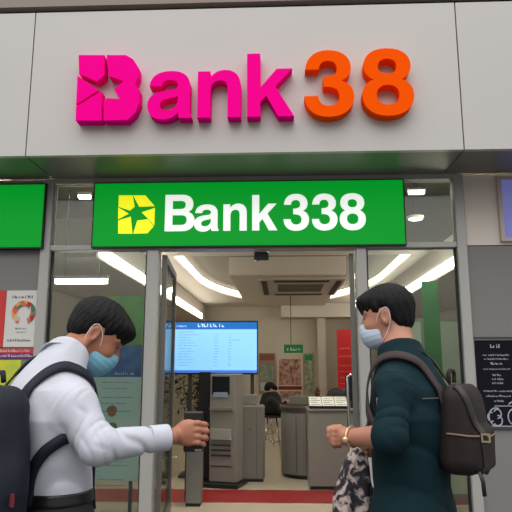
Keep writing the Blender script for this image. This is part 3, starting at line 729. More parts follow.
sl = (wh-.025)/(wy1-wy0)
def on_slope(u0, u1, v0, v1, h0, h1):
    v = []
    for h in (h0, h1):
        for u, w_ in ((u0, v0), (u1, v0), (u1, v1), (u0, v1)): v.append((wx0+u, wy0+w_, zt2+.025+sl*w_+h))
    return MB().add(v, [(3, 2, 1, 0), (4, 5, 6, 7), (0, 1, 5, 4), (1, 2, 6, 5), (2, 3, 7, 6), (3, 0, 4, 7)])
for u, lab in ((.01, 'white printed leaflet at the left end of the sloping rest'), (.165, 'white printed leaflet in the middle of the sloping rest'), (.32, 'white printed leaflet at the right end of the sloping rest')):
    o = thing('leaflet', (wx0+u+.07, wy0+.14, zt2+.08), lab, 'leaflet', 'leaflets on the counter')
    on_slope(u, u+.145, .005, .27, .0015, .006).build('sheet', mat('copy paper', (222, 220, 212), .6), o)
    for q_ in range(4): on_slope(u+.015, u+.13-.03*(q_ % 2), .04+q_*.055, .055+q_*.055, .0062, .0072).build('text_line', MATS['grey ink'], o)
mx0, mx1, mz1 = U2(347, 2.55), U2(362, 2.55), U(350, 375.5, 2.55)[2]
o = thing('monitor', ((mx0+mx1)/2, 2.6, zt2), 'black computer monitor on the nearer counter beside the door handle', 'monitor')
MB().box(mx0, mx1, 2.57, 2.60, zt2+.08, mz1, ch=.006).build('screen', black, o); MB().box((mx0+mx1)/2-.02, (mx0+mx1)/2+.02, 2.60, 2.63, zt2+.01, mz1-.1).build('stand', black, o); MB().box(mx0+.03, mx1-.03, 2.55, 2.68, zt2+.001, zt2+.012).build('base', black, o)
q = U(317.5, 396, 3.62); q[2] = zbk
o = thing('flower_pot', q, 'small pot of reddish flowers on the rear ledge of the long counter', 'plant')
MB().lathe([(.03, .001), (.042, .05), (.044, .055)], q, 14).build('pot', mat('terracotta', (120, 84, 66), .7), o, True)
m = MB()
for k in range(34):
    a, el_ = random.uniform(0, 6.28), random.uniform(.15, 1.4); d = np.array([math.cos(a)*math.cos(el_), math.sin(a)*math.cos(el_), math.sin(el_)]); b_ = nrm(np.cross(d, [.2, .1, 1])); p = q+[0, 0, .055]; l = random.uniform(.05, .11)
    m.add([p, p+d*l*.6+b_*.014, p+d*l, p+d*l*.6-b_*.014, p+d*l*.6+np.cross(d, b_)*.005], [(0, 1, 4), (1, 2, 4), (2, 3, 4), (3, 0, 4)])
m.build('flowers', mat('dusky red petal', (140, 70, 66), .6, noise=.8, nscale=40, rgb2=(190, 160, 140)), o)
# bar stools and black chair
def stool(px, Y, h, label):
    x = U(px, 430, Y)[0]; o = thing('bar_stool', (x, Y, 0), label, 'stool', 'bar stools by the back counter')
    MB().lathe([(.15, 0), (.17, .01), (.17, .035), (.15, .045)], (x, Y, h-.045), 20).build('seat', black, o, True)
    for k in range(4):
        a = math.pi/4+k*math.pi/2; MB().tube([(x+.10*math.cos(a), Y+.10*math.sin(a), h-.046), (x+.2*math.cos(a), Y+.2*math.sin(a), .008)], .011, 6).build('leg', chrome, o, True)
    MB().tube([(x+.16*math.cos(t), Y+.16*math.sin(t), .25) for t in np.linspace(0, 2*math.pi, 20)], .009, 6).build('foot_ring', chrome, o, True)
stool(272, 4.9, .66, 'bar stool under the black-clad person near the counter'); stool(266, 6.2, .66, 'bar stool further back, left of the black-clad person')
cx_ = U(338, 400, 4.7)[0]
o = thing('office_chair', (cx_, 4.7, 0), 'black office chair with rounded back behind the grey counters', 'chair')
ztop = U(338, 387.5, 4.7)[2]
sdf_obj('backrest', lambda p: ell(p, (cx_, 4.7, ztop-.27), (.24, .06, .27)), (cx_-.3, 4.55, ztop-.6), (cx_+.3, 4.85, ztop+.05), .015, black, o)
sdf_obj('seat', lambda p: rbox(p, (cx_, 4.95, .5), (.24, .24, .04), .03), (cx_-.3, 4.65, .4), (cx_+.3, 5.25, .6), .015, black, o)
MB().tube([(cx_, 4.95, .46), (cx_, 4.95, .06)], .03).build('column', chrome, o, True)
MB().tube([(cx_, 4.72, .52), (cx_, 4.70, ztop-.4)], .02).build('back_bracket', black, o, True)
for k in range(5):
    a = 2*math.pi*k/5; MB().tube([(cx_, 4.95, .07), (cx_+.27*math.cos(a), 4.95+.27*math.sin(a), .03)], [.03, .02], 6).build('leg', black, o, True)

# green banner and pale partition behind the right window
gy = 1.35
x0, x1 = U(424.5, 340, gy)[0], U(441, 340, gy)[0]; z1 = U(432, 281, gy)[2]
o = thing('banner_stand', ((x0+x1)/2, gy, 0), 'narrow green banner standing behind the right window', 'banner')
MB().box(x0, x1, gy, gy+.02, .08, z1).build('banner', mat('banner green', (56, 160, 60), .5, noise=.5, nscale=4, rgb2=(30, 110, 52)), o)
MB().box(x0-.03, x1+.03, gy-.06, gy+.08, 0, .08, ch=.01).build('base', steel_d, o)
x0, x1 = U(398, 430, 1.6)[0], U(476, 430, 1.6)[0]
o = thing('partition', ((x0+x1)/2, 1.6, 0), 'pale green partition screen behind the right window', 'partition')
zp = U(430, 318, 1.6)[2]
MB().box(x0+.04, x1-.04, 1.6, 1.63, .1, zp-.04).build('panel', mat('pale green laminate', (214, 230, 214), .4, noise=.1), o)
f = MB()
for a in ((x0, x0+.04, 0, zp), (x1-.04, x1, 0, zp), (x0+.04, x1-.04, zp-.04, zp), (x0+.04, x1-.04, .06, .1)): f.box(a[0], a[1], 1.595, 1.635, a[2], a[3])
f.build('frame', alu, o); MB().box(x0+.3, x0+.34, 1.596, 1.6, .1, zp-.04).build('rail', alu, o)

# ================================================================ PEOPLE
skin1 = mat('skin tan', (164, 108, 84), .5, noise=.25, nscale=20, rgb2=(150, 88, 66)); skin2 = mat('skin light tan', (172, 120, 98), .5, noise=.25, nscale=20, rgb2=(160, 100, 78))
hairm = mat('black hair', (13, 12, 13), .6, spec=.2, bump=.5, bscale=90, stretch=(1, 1, .25))
shirtw = mat('white cotton', (184, 187, 198), .75, bump=.1, bscale=200, wrinkle=.35)
teal = mat('dark teal cotton', (7, 36, 43), .85, spec=.2, bump=.1, bscale=240, wrinkle=.35)
trous = mat('black trousers', (20, 20, 23), .8, bump=.1, bscale=150)
shoem = mat('black leather', (18, 17, 17), .35)
navy = mat('navy nylon', (19, 25, 38), .65, spec=.3, bump=.15, bscale=260)
brown = mat('dark brown canvas', (36, 28, 28), .7, spec=.3, bump=.15, bscale=220)

class Head:
    def __init__(s, c, heading, pitch, k=1.0):
        s.c = np.array(c, float); H = np.array([math.cos(heading), math.sin(heading), 0])
        s.f = H*math.cos(pitch)+np.array([0, 0, -math.sin(pitch)]); s.l = np.cross([0, 0, 1], H); s.u = np.cross(s.f, s.l); s.k = k
        s.M = np.stack([s.f, s.l, s.u])
    def loc(s, p): return ((p-s.c)@s.M.T)/s.k
    def wld(s, q): return s.c+(np.asarray(q, float)*s.k)@s.M
    def face(s, p):
        q = s.loc(p)
        d = ell(q, (-.008, 0, .035), (.094, .074, .088))
        d = smin(d, ell(q, (.035, 0, -.035), (.055, .058, .080)), .05)
        d = smin(d, ell(q, (.068, 0, -.098), (.022, .026, .018)), .03)
        d = smin(d, caps(q, (.086, 0, .012), (.108, 0, -.028), .008, .013), .012)
        for y in (-1, 1):
            d = smin(d, ell(q, (.058, y*.036, -.03), (.03, .024, .026)), .02)
            d = smin(d, caps(q, (.082, y*.014, .026), (.072, y*.048, .028), .009), .012)
            d = smax(d, -ell(q, (.096, y*.032, .006), (.016, .016, .0055)), .006)
            ear = smax(ell(q, (-.008, y*.078, -.006), (.020, .011, .034)), -ell(q, (-.005, y*.088, -.002), (.011, .007, .021)), .004)
            d = smin(d, ear, .008)
        d = smin(d, caps(q, (.094, -.016, -.062), (.094, .016, -.062), .007), .01)
        d = smax(d, -caps(q, (.104, -.02, -.0625), (.104, .02, -.0625), .003), .003)
        return d*s.k
    def hair(s, p, fringe=.03, nape=-.05, seed=3):
        q = s.loc(p)
        d = ell(q, (-.010, 0, .042), (.110, .086, .094))
        d = smin(d, ell(q, (.060, 0, .072), (.055, .062, .034)), .03)
        d = smin(d, ell(q, (-.052, 0, -.020), (.052, .066, .062)), .03)
        x = q[:, 0]; h = np.interp(x, [-.12, -.05, -.026, -.018, .012, .022, .036, .05, .07, .12], [nape, nape, -.03, .022, .026, -.004, .0, .03, fringe+.004, fringe])
        h = h+.004*np.sin(q[:, 1]*260+2*np.sin(x*90))
        ang = np.arctan2(q[:, 1], q[:, 0]+.02)
        strand = .0006*np.sin(ang*58+6*np.sin(q[:, 2]*33+seed))+.0009*np.sin(ang*17+q[:, 2]*55+seed)+.0007*np.sin(ang*31-q[:, 2]*90)+.009*np.clip(1-(q[:, 2]-h)/.045, 0, 1)**1.5*(q[:, 0] < .06)
        d = d+strand
        return smax(d, (h-q[:, 2])*.75, .010)*s.k
    def mask(s, p, low=-.122):
        q = s.loc(p)
        d = ell(q, (.046, 0, -.066), (.072, .066, .062))
        d = smin(d, ell(q, (.088, 0, -.034), (.030, .026, .026)), .03)
        d = d+.0005*np.sin(q[:, 2]*330+q[:, 0]*30)
        d = smax(d, .026+.10*(q[:, 2]+.06)-q[:, 0], .006); d = smax(d, q[:, 2]-(-.012-.15*np.abs(q[:, 1])), .008); d = smax(d, low-q[:, 2], .008)
        return d*s.k
    def bounds(s, r=.19): return s.c-r, s.c+r
def head_extras(hd, root, maskm, loopm, sides=(-1, 1), fringe=.02, nape=-.05):
    lo, hi = hd.bounds(.17); sdf_obj('hair', lambda p: hd.hair(p, fringe, nape), lo, hi, .0038, hairm, root)
    mk = sdf_obj('face_mask', hd.mask, lo, hi, .0035, maskm, root)
    for y in sides:
        t = MB(); t.tube([hd.wld(a) for a in spline([(.036, y*.067, -.026), (.022, y*.076, .006), (-.008, y*.086, .030), (-.026, y*.088, .016), (-.022, y*.084, -.03), (.004, y*.074, -.075), (.030, y*.064, -.10)], 6)], .0012*hd.k, 6)
        t.build('ear_loop', loopm, mk, True)
    for y in (-1, 1):
        c = hd.wld((.0765, y*.032, .006)); sdf_obj('eye', lambda p: ell(p, c, (.0105,)*3), c-.02, c+.02, .004, mat('eye white', (120, 108, 102), .3), root)
        c2 = hd.wld((.0835, y*.032, .005)); sdf_obj('pupil', lambda p: ell(p, c2, (.006,)*3), c2-.012, c2+.012, .003, black, root)

def finger(p, pts, r0, r1):
    d = None
    for i in range(len(pts)-1):
        a = r0+(r1-r0)*i/(len(pts)-1); b = r0+(r1-r0)*(i+1)/(len(pts)-1); c = caps(p, pts[i], pts[i+1], a, b); d = c if d is None else smin(d, c, .004)
    return d
class Torso:
    def __init__(s, o, heading, rows, sh_w, sh_z, sh_c):
        s.o = np.array([o[0], o[1], 0.]); s.F = np.array([math.cos(heading), math.sin(heading), 0]); s.L = np.cross([0, 0, 1.], s.F)
        s.rows = np.array(rows); s.sh = (sh_w, sh_z, sh_c)
    def wld(s, f, l, z): return s.o+s.F*f+s.L*l+np.array([0, 0, z])
    def __call__(s, p, infl=0.0):
        q = p-s.o; f = q@s.F; l = q@s.L; z = q[:, 2]; R = s.rows
        c = np.interp(z, R[:, 0], R[:, 1]); d = np.interp(z, R[:, 0], R[:, 2])+infl; w = np.interp(z, R[:, 0], R[:, 3])+infl
        rr = (np.abs((f-c)/d)**2.3+np.abs(l/w)**2.3)**(1/2.3); o = (rr-1)*np.minimum(d, w)
        o = smax(o, R[0, 0]-z, .03); o = smax(o, z-R[-1, 0]-infl, .03)
        w_, z_, c_ = s.sh
        for y in (-1, 1):
            o = smin(o, caps(p, s.wld(c_+.01, y*.05, z_+.05), s.wld(c_, y*w_, z_), .04+infl, .046+infl), .05)
        return o
def legs_fn(T, z0, spread=.09, infl=0):
    J = []
    for y in (-1, 1): J.append((T.wld(0, y*spread, z0), T.wld(.015, y*(spread+.015), .5), T.wld(-.01, y*(spread+.02), .08)))
    def fn(p):
        d = None
        for h, k, a in J:
            c = smin(caps(p, h, k, .086+infl, .058+infl), caps(p, k, a, .058+infl, .046+infl*1.6), .02); d = c if d is None else np.minimum(d, c)
        return d
    return fn, J
def shoes(T, J, root):
    for h, k, a in J:
        c = a+T.F*.06; fz = np.array([0, 0, 1.]); ax = np.stack([T.F, T.L, fz])
        sdf_obj('shoe', lambda p: smax(smin(ell(p, (c[0], c[1], .045), (.135, .048, .055), ax), caps(p, a, (a[0], a[1], .05), .05), .03), .002-p[:, 2], .006), c-.2, c+.2, .008, shoem, root)

# ---------------------------------------------------------------- man in the white shirt
YL = -3.2
oL = U(48, 490, YL); hL = math.radians(46)
TL = Torso(oL, hL, [(.80, 0, .105, .165), (.92, 0, .115, .172), (1.04, 0, .104, .155), (1.16, -.012, .112, .163), (1.26, -.025, .122, .170), (1.35, -.018, .108, .145), (1.42, .005, .080, .098), (1.48, .04, .058, .075), (1.52, .055, .05, .055)], .158, 1.302, -.005)
hdL = Head(U(96, 335, -3.07), math.radians(18), math.radians(36), 1.0)
shR = TL.wld(-.005, -.16, 1.296); elR = U(98, 444, -3.36); wrR = U(171, 437, -3.24)
shL = TL.wld(-.005, .16, 1.296); elL = TL.wld(.02, .215, 1.10); wrL = TL.wld(.15, .02, 1.155)
manL = thing('person', (oL[0], oL[1], 0), 'person with black hair in white long-sleeved shirt and blue face mask holding a phone', 'person')
nk0 = TL.wld(.028, 0, 1.44); nk1 = hdL.wld((-.028, 0, -.045))
fw = nrm(wrR-elR)
# right hand round the phone: palm towards the phone, knuckles towards the camera
PC = U(193.5, 431.5, -3.185)                      # phone centre
def HL(px, py, dy): return U(px, py, -3.185+dy)
palm = [HL(174, 436, -.012), HL(191, 431, -.026)]
def handL(p):
    d = smin(caps(p, palm[0], HL(190, 425.5, -.026), .020, .015), caps(p, palm[0], HL(189, 441, -.022), .020, .014), .02)
    d = smin(d, caps(p, HL(180, 434, -.018), HL(190, 433, -.028), .018, .014), .015)
    d = smin(d, ell(p, HL(187, 432.5, -.026), (.040, .017, .040)), .014)
    for y0, x1_, r in ((423.5, 205, .0088), (430, 206.5, .0090), (436.8, 205.5, .0088), (443, 203, .0078)):
        d = smin(d, finger(p, [HL(188, y0, -.024), HL(198, y0-.4, -.034), HL(x1_, y0+1.0, -.020), HL(x1_+1, y0+1.6, .004), HL(x1_-4, y0+1.8, .020)], r+.001, r-.0012), .0035)
    d = smin(d, finger(p, [HL(177, 431, -.006), HL(184, 423.5, .0), HL(190, 420, .013), HL(196, 418.5, .020)], .013, .008), .008)
    return d
legL, JL = legs_fn(TL, .93)
def bodyL(p):
    d = smin(hdL.face(p), caps(p, nk0, nk1, .053, .050), .03)
    d = smin(d, TL(p, -.012), .03)
    for a, b, c in ((shR, elR, wrR), (shL, elL, wrL)):
        d = smin(d, caps(p, a, b, .046, .038), .03); d = smin(d, caps(p, b, c, .036, .025), .02)
    d = smin(d, handL(p), .02)
    wl = wrL; d = smin(d, caps(p, wl, wl+TL.F*.05-TL.L*.02, .028, .026), .02)
    for k in range(4):
        b0_ = wl+TL.F*.06-TL.L*.02+np.array([0, 0, .024-.016*k]); d = smin(d, finger(p, [b0_, b0_+TL.F*.03-TL.L*.012, b0_+TL.F*.045-TL.L*.03, b0_+TL.F*.035-TL.L*.045], .009, .0075), .004)
    d = smin(d, finger(p, [wl+np.array([0, 0, .02]), wl+TL.F*.035+np.array([0, 0, .045]), wl+TL.F*.06-TL.L*.02+np.array([0, 0, .045])], .011, .008), .008)
    d = smin(d, legL(p), .04)
    for _, _, a in JL: d = smin(d, ell(p, (a+TL.F*.05)*[1, 1, 0]+np.array([0, 0, .04]), (.11, .04, .032), np.stack([TL.F, TL.L, [0, 0, 1.]])), .02)
    return d
sdf_obj('body', bodyL, (oL[0]-.4, oL[1]-.45, 0), (oL[0]+.62, oL[1]+.45, 1.72), .0042, skin1, manL)
head_extras(hdL, manL, mat('blue mask', (112, 172, 194), .7, bump=.1, bscale=150), white)
cuffp = wrR-fw*.012
def crease(p, d, k, amp, seed, w=.35):
    """narrow sunken creases running across direction d"""
    ph = p@nrm(d)*k+2.6*wob(p, 6, seed); return amp*np.exp(-(np.sin(ph)/w)**2)*np.clip(1.6*wob(p, 8, seed+1)+.25, 0, 1)
def folds(p, a, b, amp, n, tw=0):
    d = b-a; t = ((p-a)@d)/(d@d); q = p-a-t[:, None]*d
    return amp*(1.6*np.exp(-(np.sin(n*t*3.1416+q@np.array([26, 14, 30.])+1.6*np.sin(t*7+tw)+.8*wob(p, 12, 3))/.4)**2)-.5)
def shirtL(p):
    d = TL(p, .012)+.004*wob(p*[1, 1, .55], 22, 5)+crease(p, TL.F*.2-TL.L*.6+np.array([0, 0, .8]), 24, .008, 6, .5)+crease(p, TL.L*.6+np.array([0, 0, .6]), 30, .006, 16, .4)
    for i, (a, b, c) in enumerate(((shR, elR, cuffp), (shL, elL, wrL-.012*nrm(wrL-elL)))):
        bb = b+np.array([.0, 0, -.006])
        up = caps(p, a, bb, .064, .052)+folds(p, a, bb, .0035, 2.3, 1); fo = caps(p, bb, c, .050, .034)+folds(p, bb, c, .005, 4.2, i)
        arm = smin(up, fo, .03)
        arm = smax(arm, ((p-c)@nrm(c-bb)), .004)
        d = smin(d, arm, .035)
    d = smax(d, 1.035-p[:, 2]-.02, .008)
    ng = nrm(nk1-nk0); d = smax(d, (p-nk0-ng*.022)@ng, .006)
    return smax(d, -caps(p, nk0-ng*.05, nk1, .050, .050), .006)
sdf_obj('shirt', shirtL, (oL[0]-.4, oL[1]-.45, .98), (oL[0]+.5, oL[1]+.45, 1.6), .0048, shirtw, manL)
def collarL(p):
    ng = nrm(nk1-nk0); t = (p-nk0)@ng
    d = np.abs(caps(p, nk0-ng*.1, nk1+ng*.1, .064)-np.clip(.026*(.026-t)/.05, 0, .026))-.0042
    fr = (p-nk0)@TL.F
    d = smax(d, t-.032, .004); return smax(d, (-.014-.15*np.maximum(fr, 0))-t, .004)
sdf_obj('collar', collarL, nk0-.2, nk0+.2, .004, shirtw, manL)
def cuffL(p):
    a, b = cuffp-fw*.058, cuffp+fw*.004; d = np.abs(caps(p, a-fw*.05, b+fw*.05, .0350)-.002)-.0038
    return smax(smax(d, (p-b)@fw, .003), (a-p)@fw, .003)
sdf_obj('cuff', cuffL, cuffp-.13, cuffp+.1, .0035, shirtw, manL)
def trousL(p): return smax(smin(smax(TL(p, .004), p[:, 2]-1.045, .006), legL(p)-.012+.003*wob(p, 20, 2), .05), .03-p[:, 2], .01)
sdf_obj('trousers', trousL, (oL[0]-.35, oL[1]-.35, 0), (oL[0]+.35, oL[1]+.35, 1.08), .008, trous, manL)
def beltL(p): return smax(np.abs(TL(p, .006)-.006)-.004, np.abs(p[:, 2]-1.028)-.018, .003)
sdf_obj('belt', beltL, (oL[0]-.25, oL[1]-.25, .98), (oL[0]+.25, oL[1]+.25, 1.07), .0045, shoem, manL)
shoes(TL, JL, manL)

ph = thing('phone', PC, 'black phone held upright in the hand of white-shirted man', 'phone')
sdf_obj('case', lambda p: rbox(p, PC, (.032, .0055, .064), .005), PC-.09, PC+.09, .0028, black, ph)
MB().box(PC[0]-.028, PC[0]+.028, PC[1]+.0056, PC[1]+.0064, PC[2]-.058, PC[2]+.058).build('screen', mat('dark display', (0, 0, 0)), ph)
MB().box(PC[0]+.006, PC[0]+.029, PC[1]-.0065, PC[1]-.0056, PC[2]-.061, PC[2]-.054).build('lit_edge', mat('pale grey paint', (0, 0, 0)), ph)  # pale strip paints the light caught on the lower edge of the phone

def shirtLs(p): return TL(p, .014)
bpc = TL.wld(-.218, -.075, 1.125); bax = np.stack([TL.F, TL.L, [0, 0, 1.]])
bpL = thing('backpack', (bpc[0], bpc[1], .93), 'navy blue backpack worn by the white-shirted man', 'backpack')
def packL(p):
    q = p-bpc; z = q[:, 2]; pp = p.copy(); q = q@bax.T; q[:, 1] /= np.interp(z, [-.25, -.05, .25], [1.0, 1.0, .68]); d = rbox(q, (0, 0, 0), (.08, .150, .245), .07)
    d = .85*smin(d, rbox(p, bpc+TL.F*-.085+np.array([0, 0, -.09]), (.05, .125, .125), .045, bax), .02)
    return d+.004*wob(p, 22, 9)
sdf_obj('pack_body', packL, bpc-[.36, .36, .32], bpc+[.36, .36, .32], .006, navy, bpL)
ow = TL.wld
t = MB(); pth = spline([ow(-.27, -.10, 1.33), ow(-.29, -.03, 1.345), ow(-.27, .05, 1.33)], 6); t.tube(pth, .004, 6)
t.build('zip', black, bpL, True)
c = settle(packL, [U(9, 499, -3.5)], .002)[0][0]; MB().box(c[0]-.012, c[0]+.012, c[1]-.004, c[1]+.004, c[2]-.016, c[2]+.016, rz=hL+math.pi/2).build('red_tag', mat('dark red thread', (110, 28, 34), .7), bpL, label='small dark red tag')
def strap(fn, pts, w, name, root, m, off=.002, th=.007, n=8):
    P, N = settle(fn, spline(pts, n), off); MB().ribbon(P, N, w, th).build(name, m, root, True)
strap(shirtLs, [ow(-.155, -.085, 1.29), ow(-.10, -.09, 1.37), ow(-.02, -.10, 1.41), ow(.045, -.11, 1.36), ow(.075, -.12, 1.30), ow(.06, -.15, 1.25), ow(-.02, -.165, 1.225), ow(-.08, -.15, 1.18), ow(-.13, -.125, 1.10), ow(-.15, -.11, 1.02)], .036, 'strap', bpL, navy, .004)
strap(shirtLs, [ow(-.155, .075, 1.32), ow(-.12, .08, 1.38), ow(.0, .085, 1.43), ow(.09, .12, 1.36), ow(.12, .125, 1.28), ow(.06, .19, 1.20), ow(-.03, .19, 1.14), ow(-.12, .14, 1.06), ow(-.15, .11, 1.03)], .042, 'strap', bpL, navy, .004)
MB().tube([ow(-.19, -.06, 1.375), ow(-.19, -.05, 1.405), ow(-.19, -.01, 1.405), ow(-.19, .0, 1.375)], .008, 6).build('grab_handle', navy, bpL, True)
tail = [ow(.10, -.10, 1.16), ow(.125, -.075, 1.10), ow(.13, -.07, 1.03), ow(.13, -.075, .97)]
strap(lambda p: TL(p, .016), spline(tail, 3), .03, 'strap_tail', bpL, navy, .002)

# ---------------------------------------------------------------- man in the dark teal shirt
YR = -3.1
oR = U(413, 505, YR); hR = math.radians(180-30)
TR = Torso(oR, hR, [(.80, 0, .105, .165), (.92, 0, .108, .165), (1.04, 0, .102, .152), (1.16, -.005, .108, .158), (1.26, -.012, .118, .168), (1.35, -.008, .106, .145), (1.42, .006, .080, .098), (1.48, .02, .060, .075), (1.525, .03, .05, .055)], .160, 1.352, -.0)
hdR = Head(U(387, 317, -3.02), math.radians(180-20), math.radians(8), .89)
manR = thing('person', (oR[0], oR[1], 0), 'person with black hair in dark teal shirt and pale face mask facing left', 'person')
sR = TR.wld(0, .160, 1.348); eR = U(390, 437, -3.33); wR = U(351, 437, -3.215)
sR2 = TR.wld(0, -.160, 1.348); eR2 = TR.wld(.0, -.215, 1.09); wR2 = U(388, 452, -2.93)
nR0 = TR.wld(.015, 0, 1.44); nR1 = hdR.wld((-.03, 0, -.05)); fR = nrm(wR-eR)
def HR(px, py, dy): return U(px, py, -3.20+dy)
def handR(p):
    d = smin(caps(p, HR(349, 436, 0), HR(338, 432.5, -.006), .020, .015), caps(p, HR(349, 438, 0), HR(339, 440, -.002), .019, .014), .02)
    for y0, x1_, r in ((430.5, 329.5, .0085), (435, 329, .0087), (439.8, 331, .0084), (444, 334, .0075)):
        d = smin(d, finger(p, [HR(339.5, y0, -.008), HR(333.5, y0-.4, -.017), HR(x1_, y0+1.2, -.005), HR(x1_+1.0, y0+2.4, .014), HR(x1_+6, y0+2.2, .018)], r+.001, r-.001), .0032)
    d = smin(d, finger(p, [HR(346, 432, .006), HR(340, 427.5, .006), HR(334, 427.5, .004), HR(328.5, 428.5, .002)], .012, .0075), .008)
    return d
legR, JR = legs_fn(TR, .93)
def bodyR(p):
    d = smin(hdR.face(p), caps(p, nR0, nR1, .052, .049), .03); d = smin(d, TR(p, -.012), .03)
    for a, b, c in ((sR, eR, wR), (sR2, eR2, wR2)):
        d = smin(d, caps(p, a, b, .046, .040), .03); d = smin(d, caps(p, b, c, .040, .026), .02)
    d = smin(d, handR(p), .015)
    wl = wR2; f2 = nrm(wR2-eR2); d = smin(d, caps(p, wl, wl+f2*.06, .027, .03), .02)
    for k in range(4):
        b0_ = wl+f2*.075+np.array([0, 0, .022-.015*k]); d = smin(d, finger(p, [b0_, b0_+f2*.03, b0_+f2*.035+np.array([0, -.028, -.006]), b0_+f2*.01+np.array([0, -.035, -.006])], .009, .0075), .004)
    d = smin(d, finger(p, [wl+f2*.02, wl+f2*.05+np.array([0, -.02, .035]), wl+f2*.08+np.array([0, -.02, .035])], .011, .008), .008)
    d = smin(d, legR(p), .04)
    for _, _, a in JR: d = smin(d, ell(p, (a+TR.F*.05)*[1, 1, 0]+np.array([0, 0, .04]), (.11, .04, .032), np.stack([TR.F, TR.L, [0, 0, 1.]])), .02)
    return d
sdf_obj('body', bodyR, (oR[0]-.5, oR[1]-.4, 0), (oR[0]+.35, oR[1]+.5, 1.74), .0042, skin2, manR)
head_extras(hdR, manR, mat('pale mask', (172, 188, 204), .7, bump=.1, bscale=150), white, (-1, 1), .012, -.075)
def shirtR(p):
    d = TR(p, .014)+.004*wob(p*[1, 1, .4], 18, 8)+crease(p, TR.F*.3+TR.L*.7+np.array([0, 0, .4]), 22, .008, 26, .5)+crease(p, TR.L*-.5+np.array([0, 0, .7]), 28, .006, 36, .4)
    for i, (a, b, c) in enumerate(((sR, eR, wR), (sR2, eR2, wR2))):
        f = nrm(c-b); hem = b+f*.035
        up = caps(p, a, b, .060, .051)+folds(p, a, b, .0035, 2.4, 1); fo = caps(p, b, b+f*.06, .050, .047)
        arm = smin(up, fo, .02); arm = smax(arm, (p-hem)@f, .005); d = smin(d, arm, .03)
    d = smin(d, legR(p)-.014, .05); d = smax(d, .84-p[:, 2], .008); ng = nrm(nR1-nR0); d = smax(d, (p-nR0-ng*.04)@ng, .006)
    return smax(d, -caps(p, nR0-ng*.05, nR1, .052, .052), .006)
sdf_obj('shirt', shirtR, (oR[0]-.4, oR[1]-.4, .8), (oR[0]+.35, oR[1]+.4, 1.6), .005, teal, manR)
def collarR(p):
    ng = nrm(nR1-nR0); t = (p-nR0)@ng; fr = (p-nR0)@TR.F
    d = np.abs(caps(p, nR0-ng*.1, nR1+ng*.1, .070)-np.clip(.026*(.03-t)/.06, 0, .026))-.0042
    return smax(smax(d, t-.052, .004), (-.006-.2*np.maximum(fr, 0))-t, .004)
sdf_obj('collar', collarR, nR0-.2, nR0+.2, .004, teal, manR)
P, N = settle(lambda p: TR(p, .02), spline([TR.wld(-.10, .15, 1.325), TR.wld(-.13, .09, 1.325), TR.wld(-.15, 0, 1.325), TR.wld(-.12, -.12, 1.325)], 6), .001)
MB().tube(P, .0018, 5).build('yoke_seam', mat('grey thread', (86, 84, 82), .7), manR, True)
def trousR(p): return smax(smin(smax(TR(p, .004), p[:, 2]-1.02, .006), legR(p)-.012+.003*wob(p, 20, 2), .05), .03-p[:, 2], .01)
sdf_obj('trousers', trousR, (oR[0]-.35, oR[1]-.35, 0), (oR[0]+.35, oR[1]+.35, 1.06), .008, trous, manR)
shoes(TR, JR, manR)
wc = wR+fR*-.006; aw = nrm(np.cross(fR, [0, 0, 1])); bw = np.cross(aw, fR)
gold = mat('pale gold', (206, 178, 138), .3, .6)
wt = thing('wrist_watch', wc, 'pale gold watch on the left wrist of the teal-shirted man', 'watch')
MB().tube([wc+.0305*(math.cos(t)*aw+math.sin(t)*bw) for t in np.linspace(0, 2*math.pi, 28)], .0042, 8, False).build('band', gold, wt, True)
cc = wc+.033*(bw*-.2+aw*(1 if aw[1] < 0 else -1)); sdf_obj('dial', lambda p: ell(p, cc, (.011, .006, .011)), cc-.02, cc+.02, .003, gold, wt)
MB().tube([wc-bw*.03+aw*(.01 if aw[1] < 0 else -.01), wc-bw*.055+fR*.004-aw*.012], .004, 6).build('strap_end', mat('ivory strap', (216, 202, 180), .5), wt, True)

# brown backpack
qc = TR.wld(-.178, .0, U(460, 425, -3.1)[2]); qax = np.stack([TR.F, TR.L, [0, 0, 1.]])
bpR = thing('backpack', (qc[0], qc[1], 1.1), 'dark brown backpack worn by the teal-shirted man', 'backpack')
def packR(p):
    q = (p-qc)@qax.T; z = q[:, 2]
    th = np.interp(z, [-.16, -.06, .06, .16], [.067, .067, .056, .038]); q2 = q.copy(); q2[:, 0] = q[:, 0]*.068/th+.0*z
    d = rbox(q2, (0, 0, 0), (.068, .100, .138), .05)
    d = smin(d, rbox(q, (-.058, 0, -.06), (.022, .082, .070), .024), .012)
    return d*.8+.0025*wob(p, 24, 4)
sdf_obj('pack_body', packR, qc-[.3, .3, .24], qc+[.3, .3, .24], .005, brown, bpR)
def pj(fn, pts, n=6, off=.001): return settle(fn, spline(pts, n), off)
ow = lambda f, l, z: qc+TR.F*f+TR.L*l+np.array([0, 0, z])
P, N = pj(packR, [ow(.05, .16, -.01), ow(-.02, .16, -.012), ow(-.10, .13, -.016), ow(-.13, .0, -.02), ow(-.10, -.13, -.016)]); MB().ribbon(P, N, .006, .003).build('trim_band', mat('tan leather', (120, 98, 84), .5), bpR, True)
P, N = pj(packR, [ow(.0, .10, .16), ow(-.05, .11, .12), ow(-.09, .11, .05), ow(-.11, .11, -.02), ow(-.12, .10, -.10), ow(-.09, .10, -.15)]); MB().ribbon(P, N, .022, .005).build('lid_strap', mat('dark leather', (40, 32, 33), .5), bpR, True)
P, N = pj(packR, [ow(-.11, .105, -.02), ow(-.11, .105, -.021)], 1, .009); a = P[0]
f_ = MB()
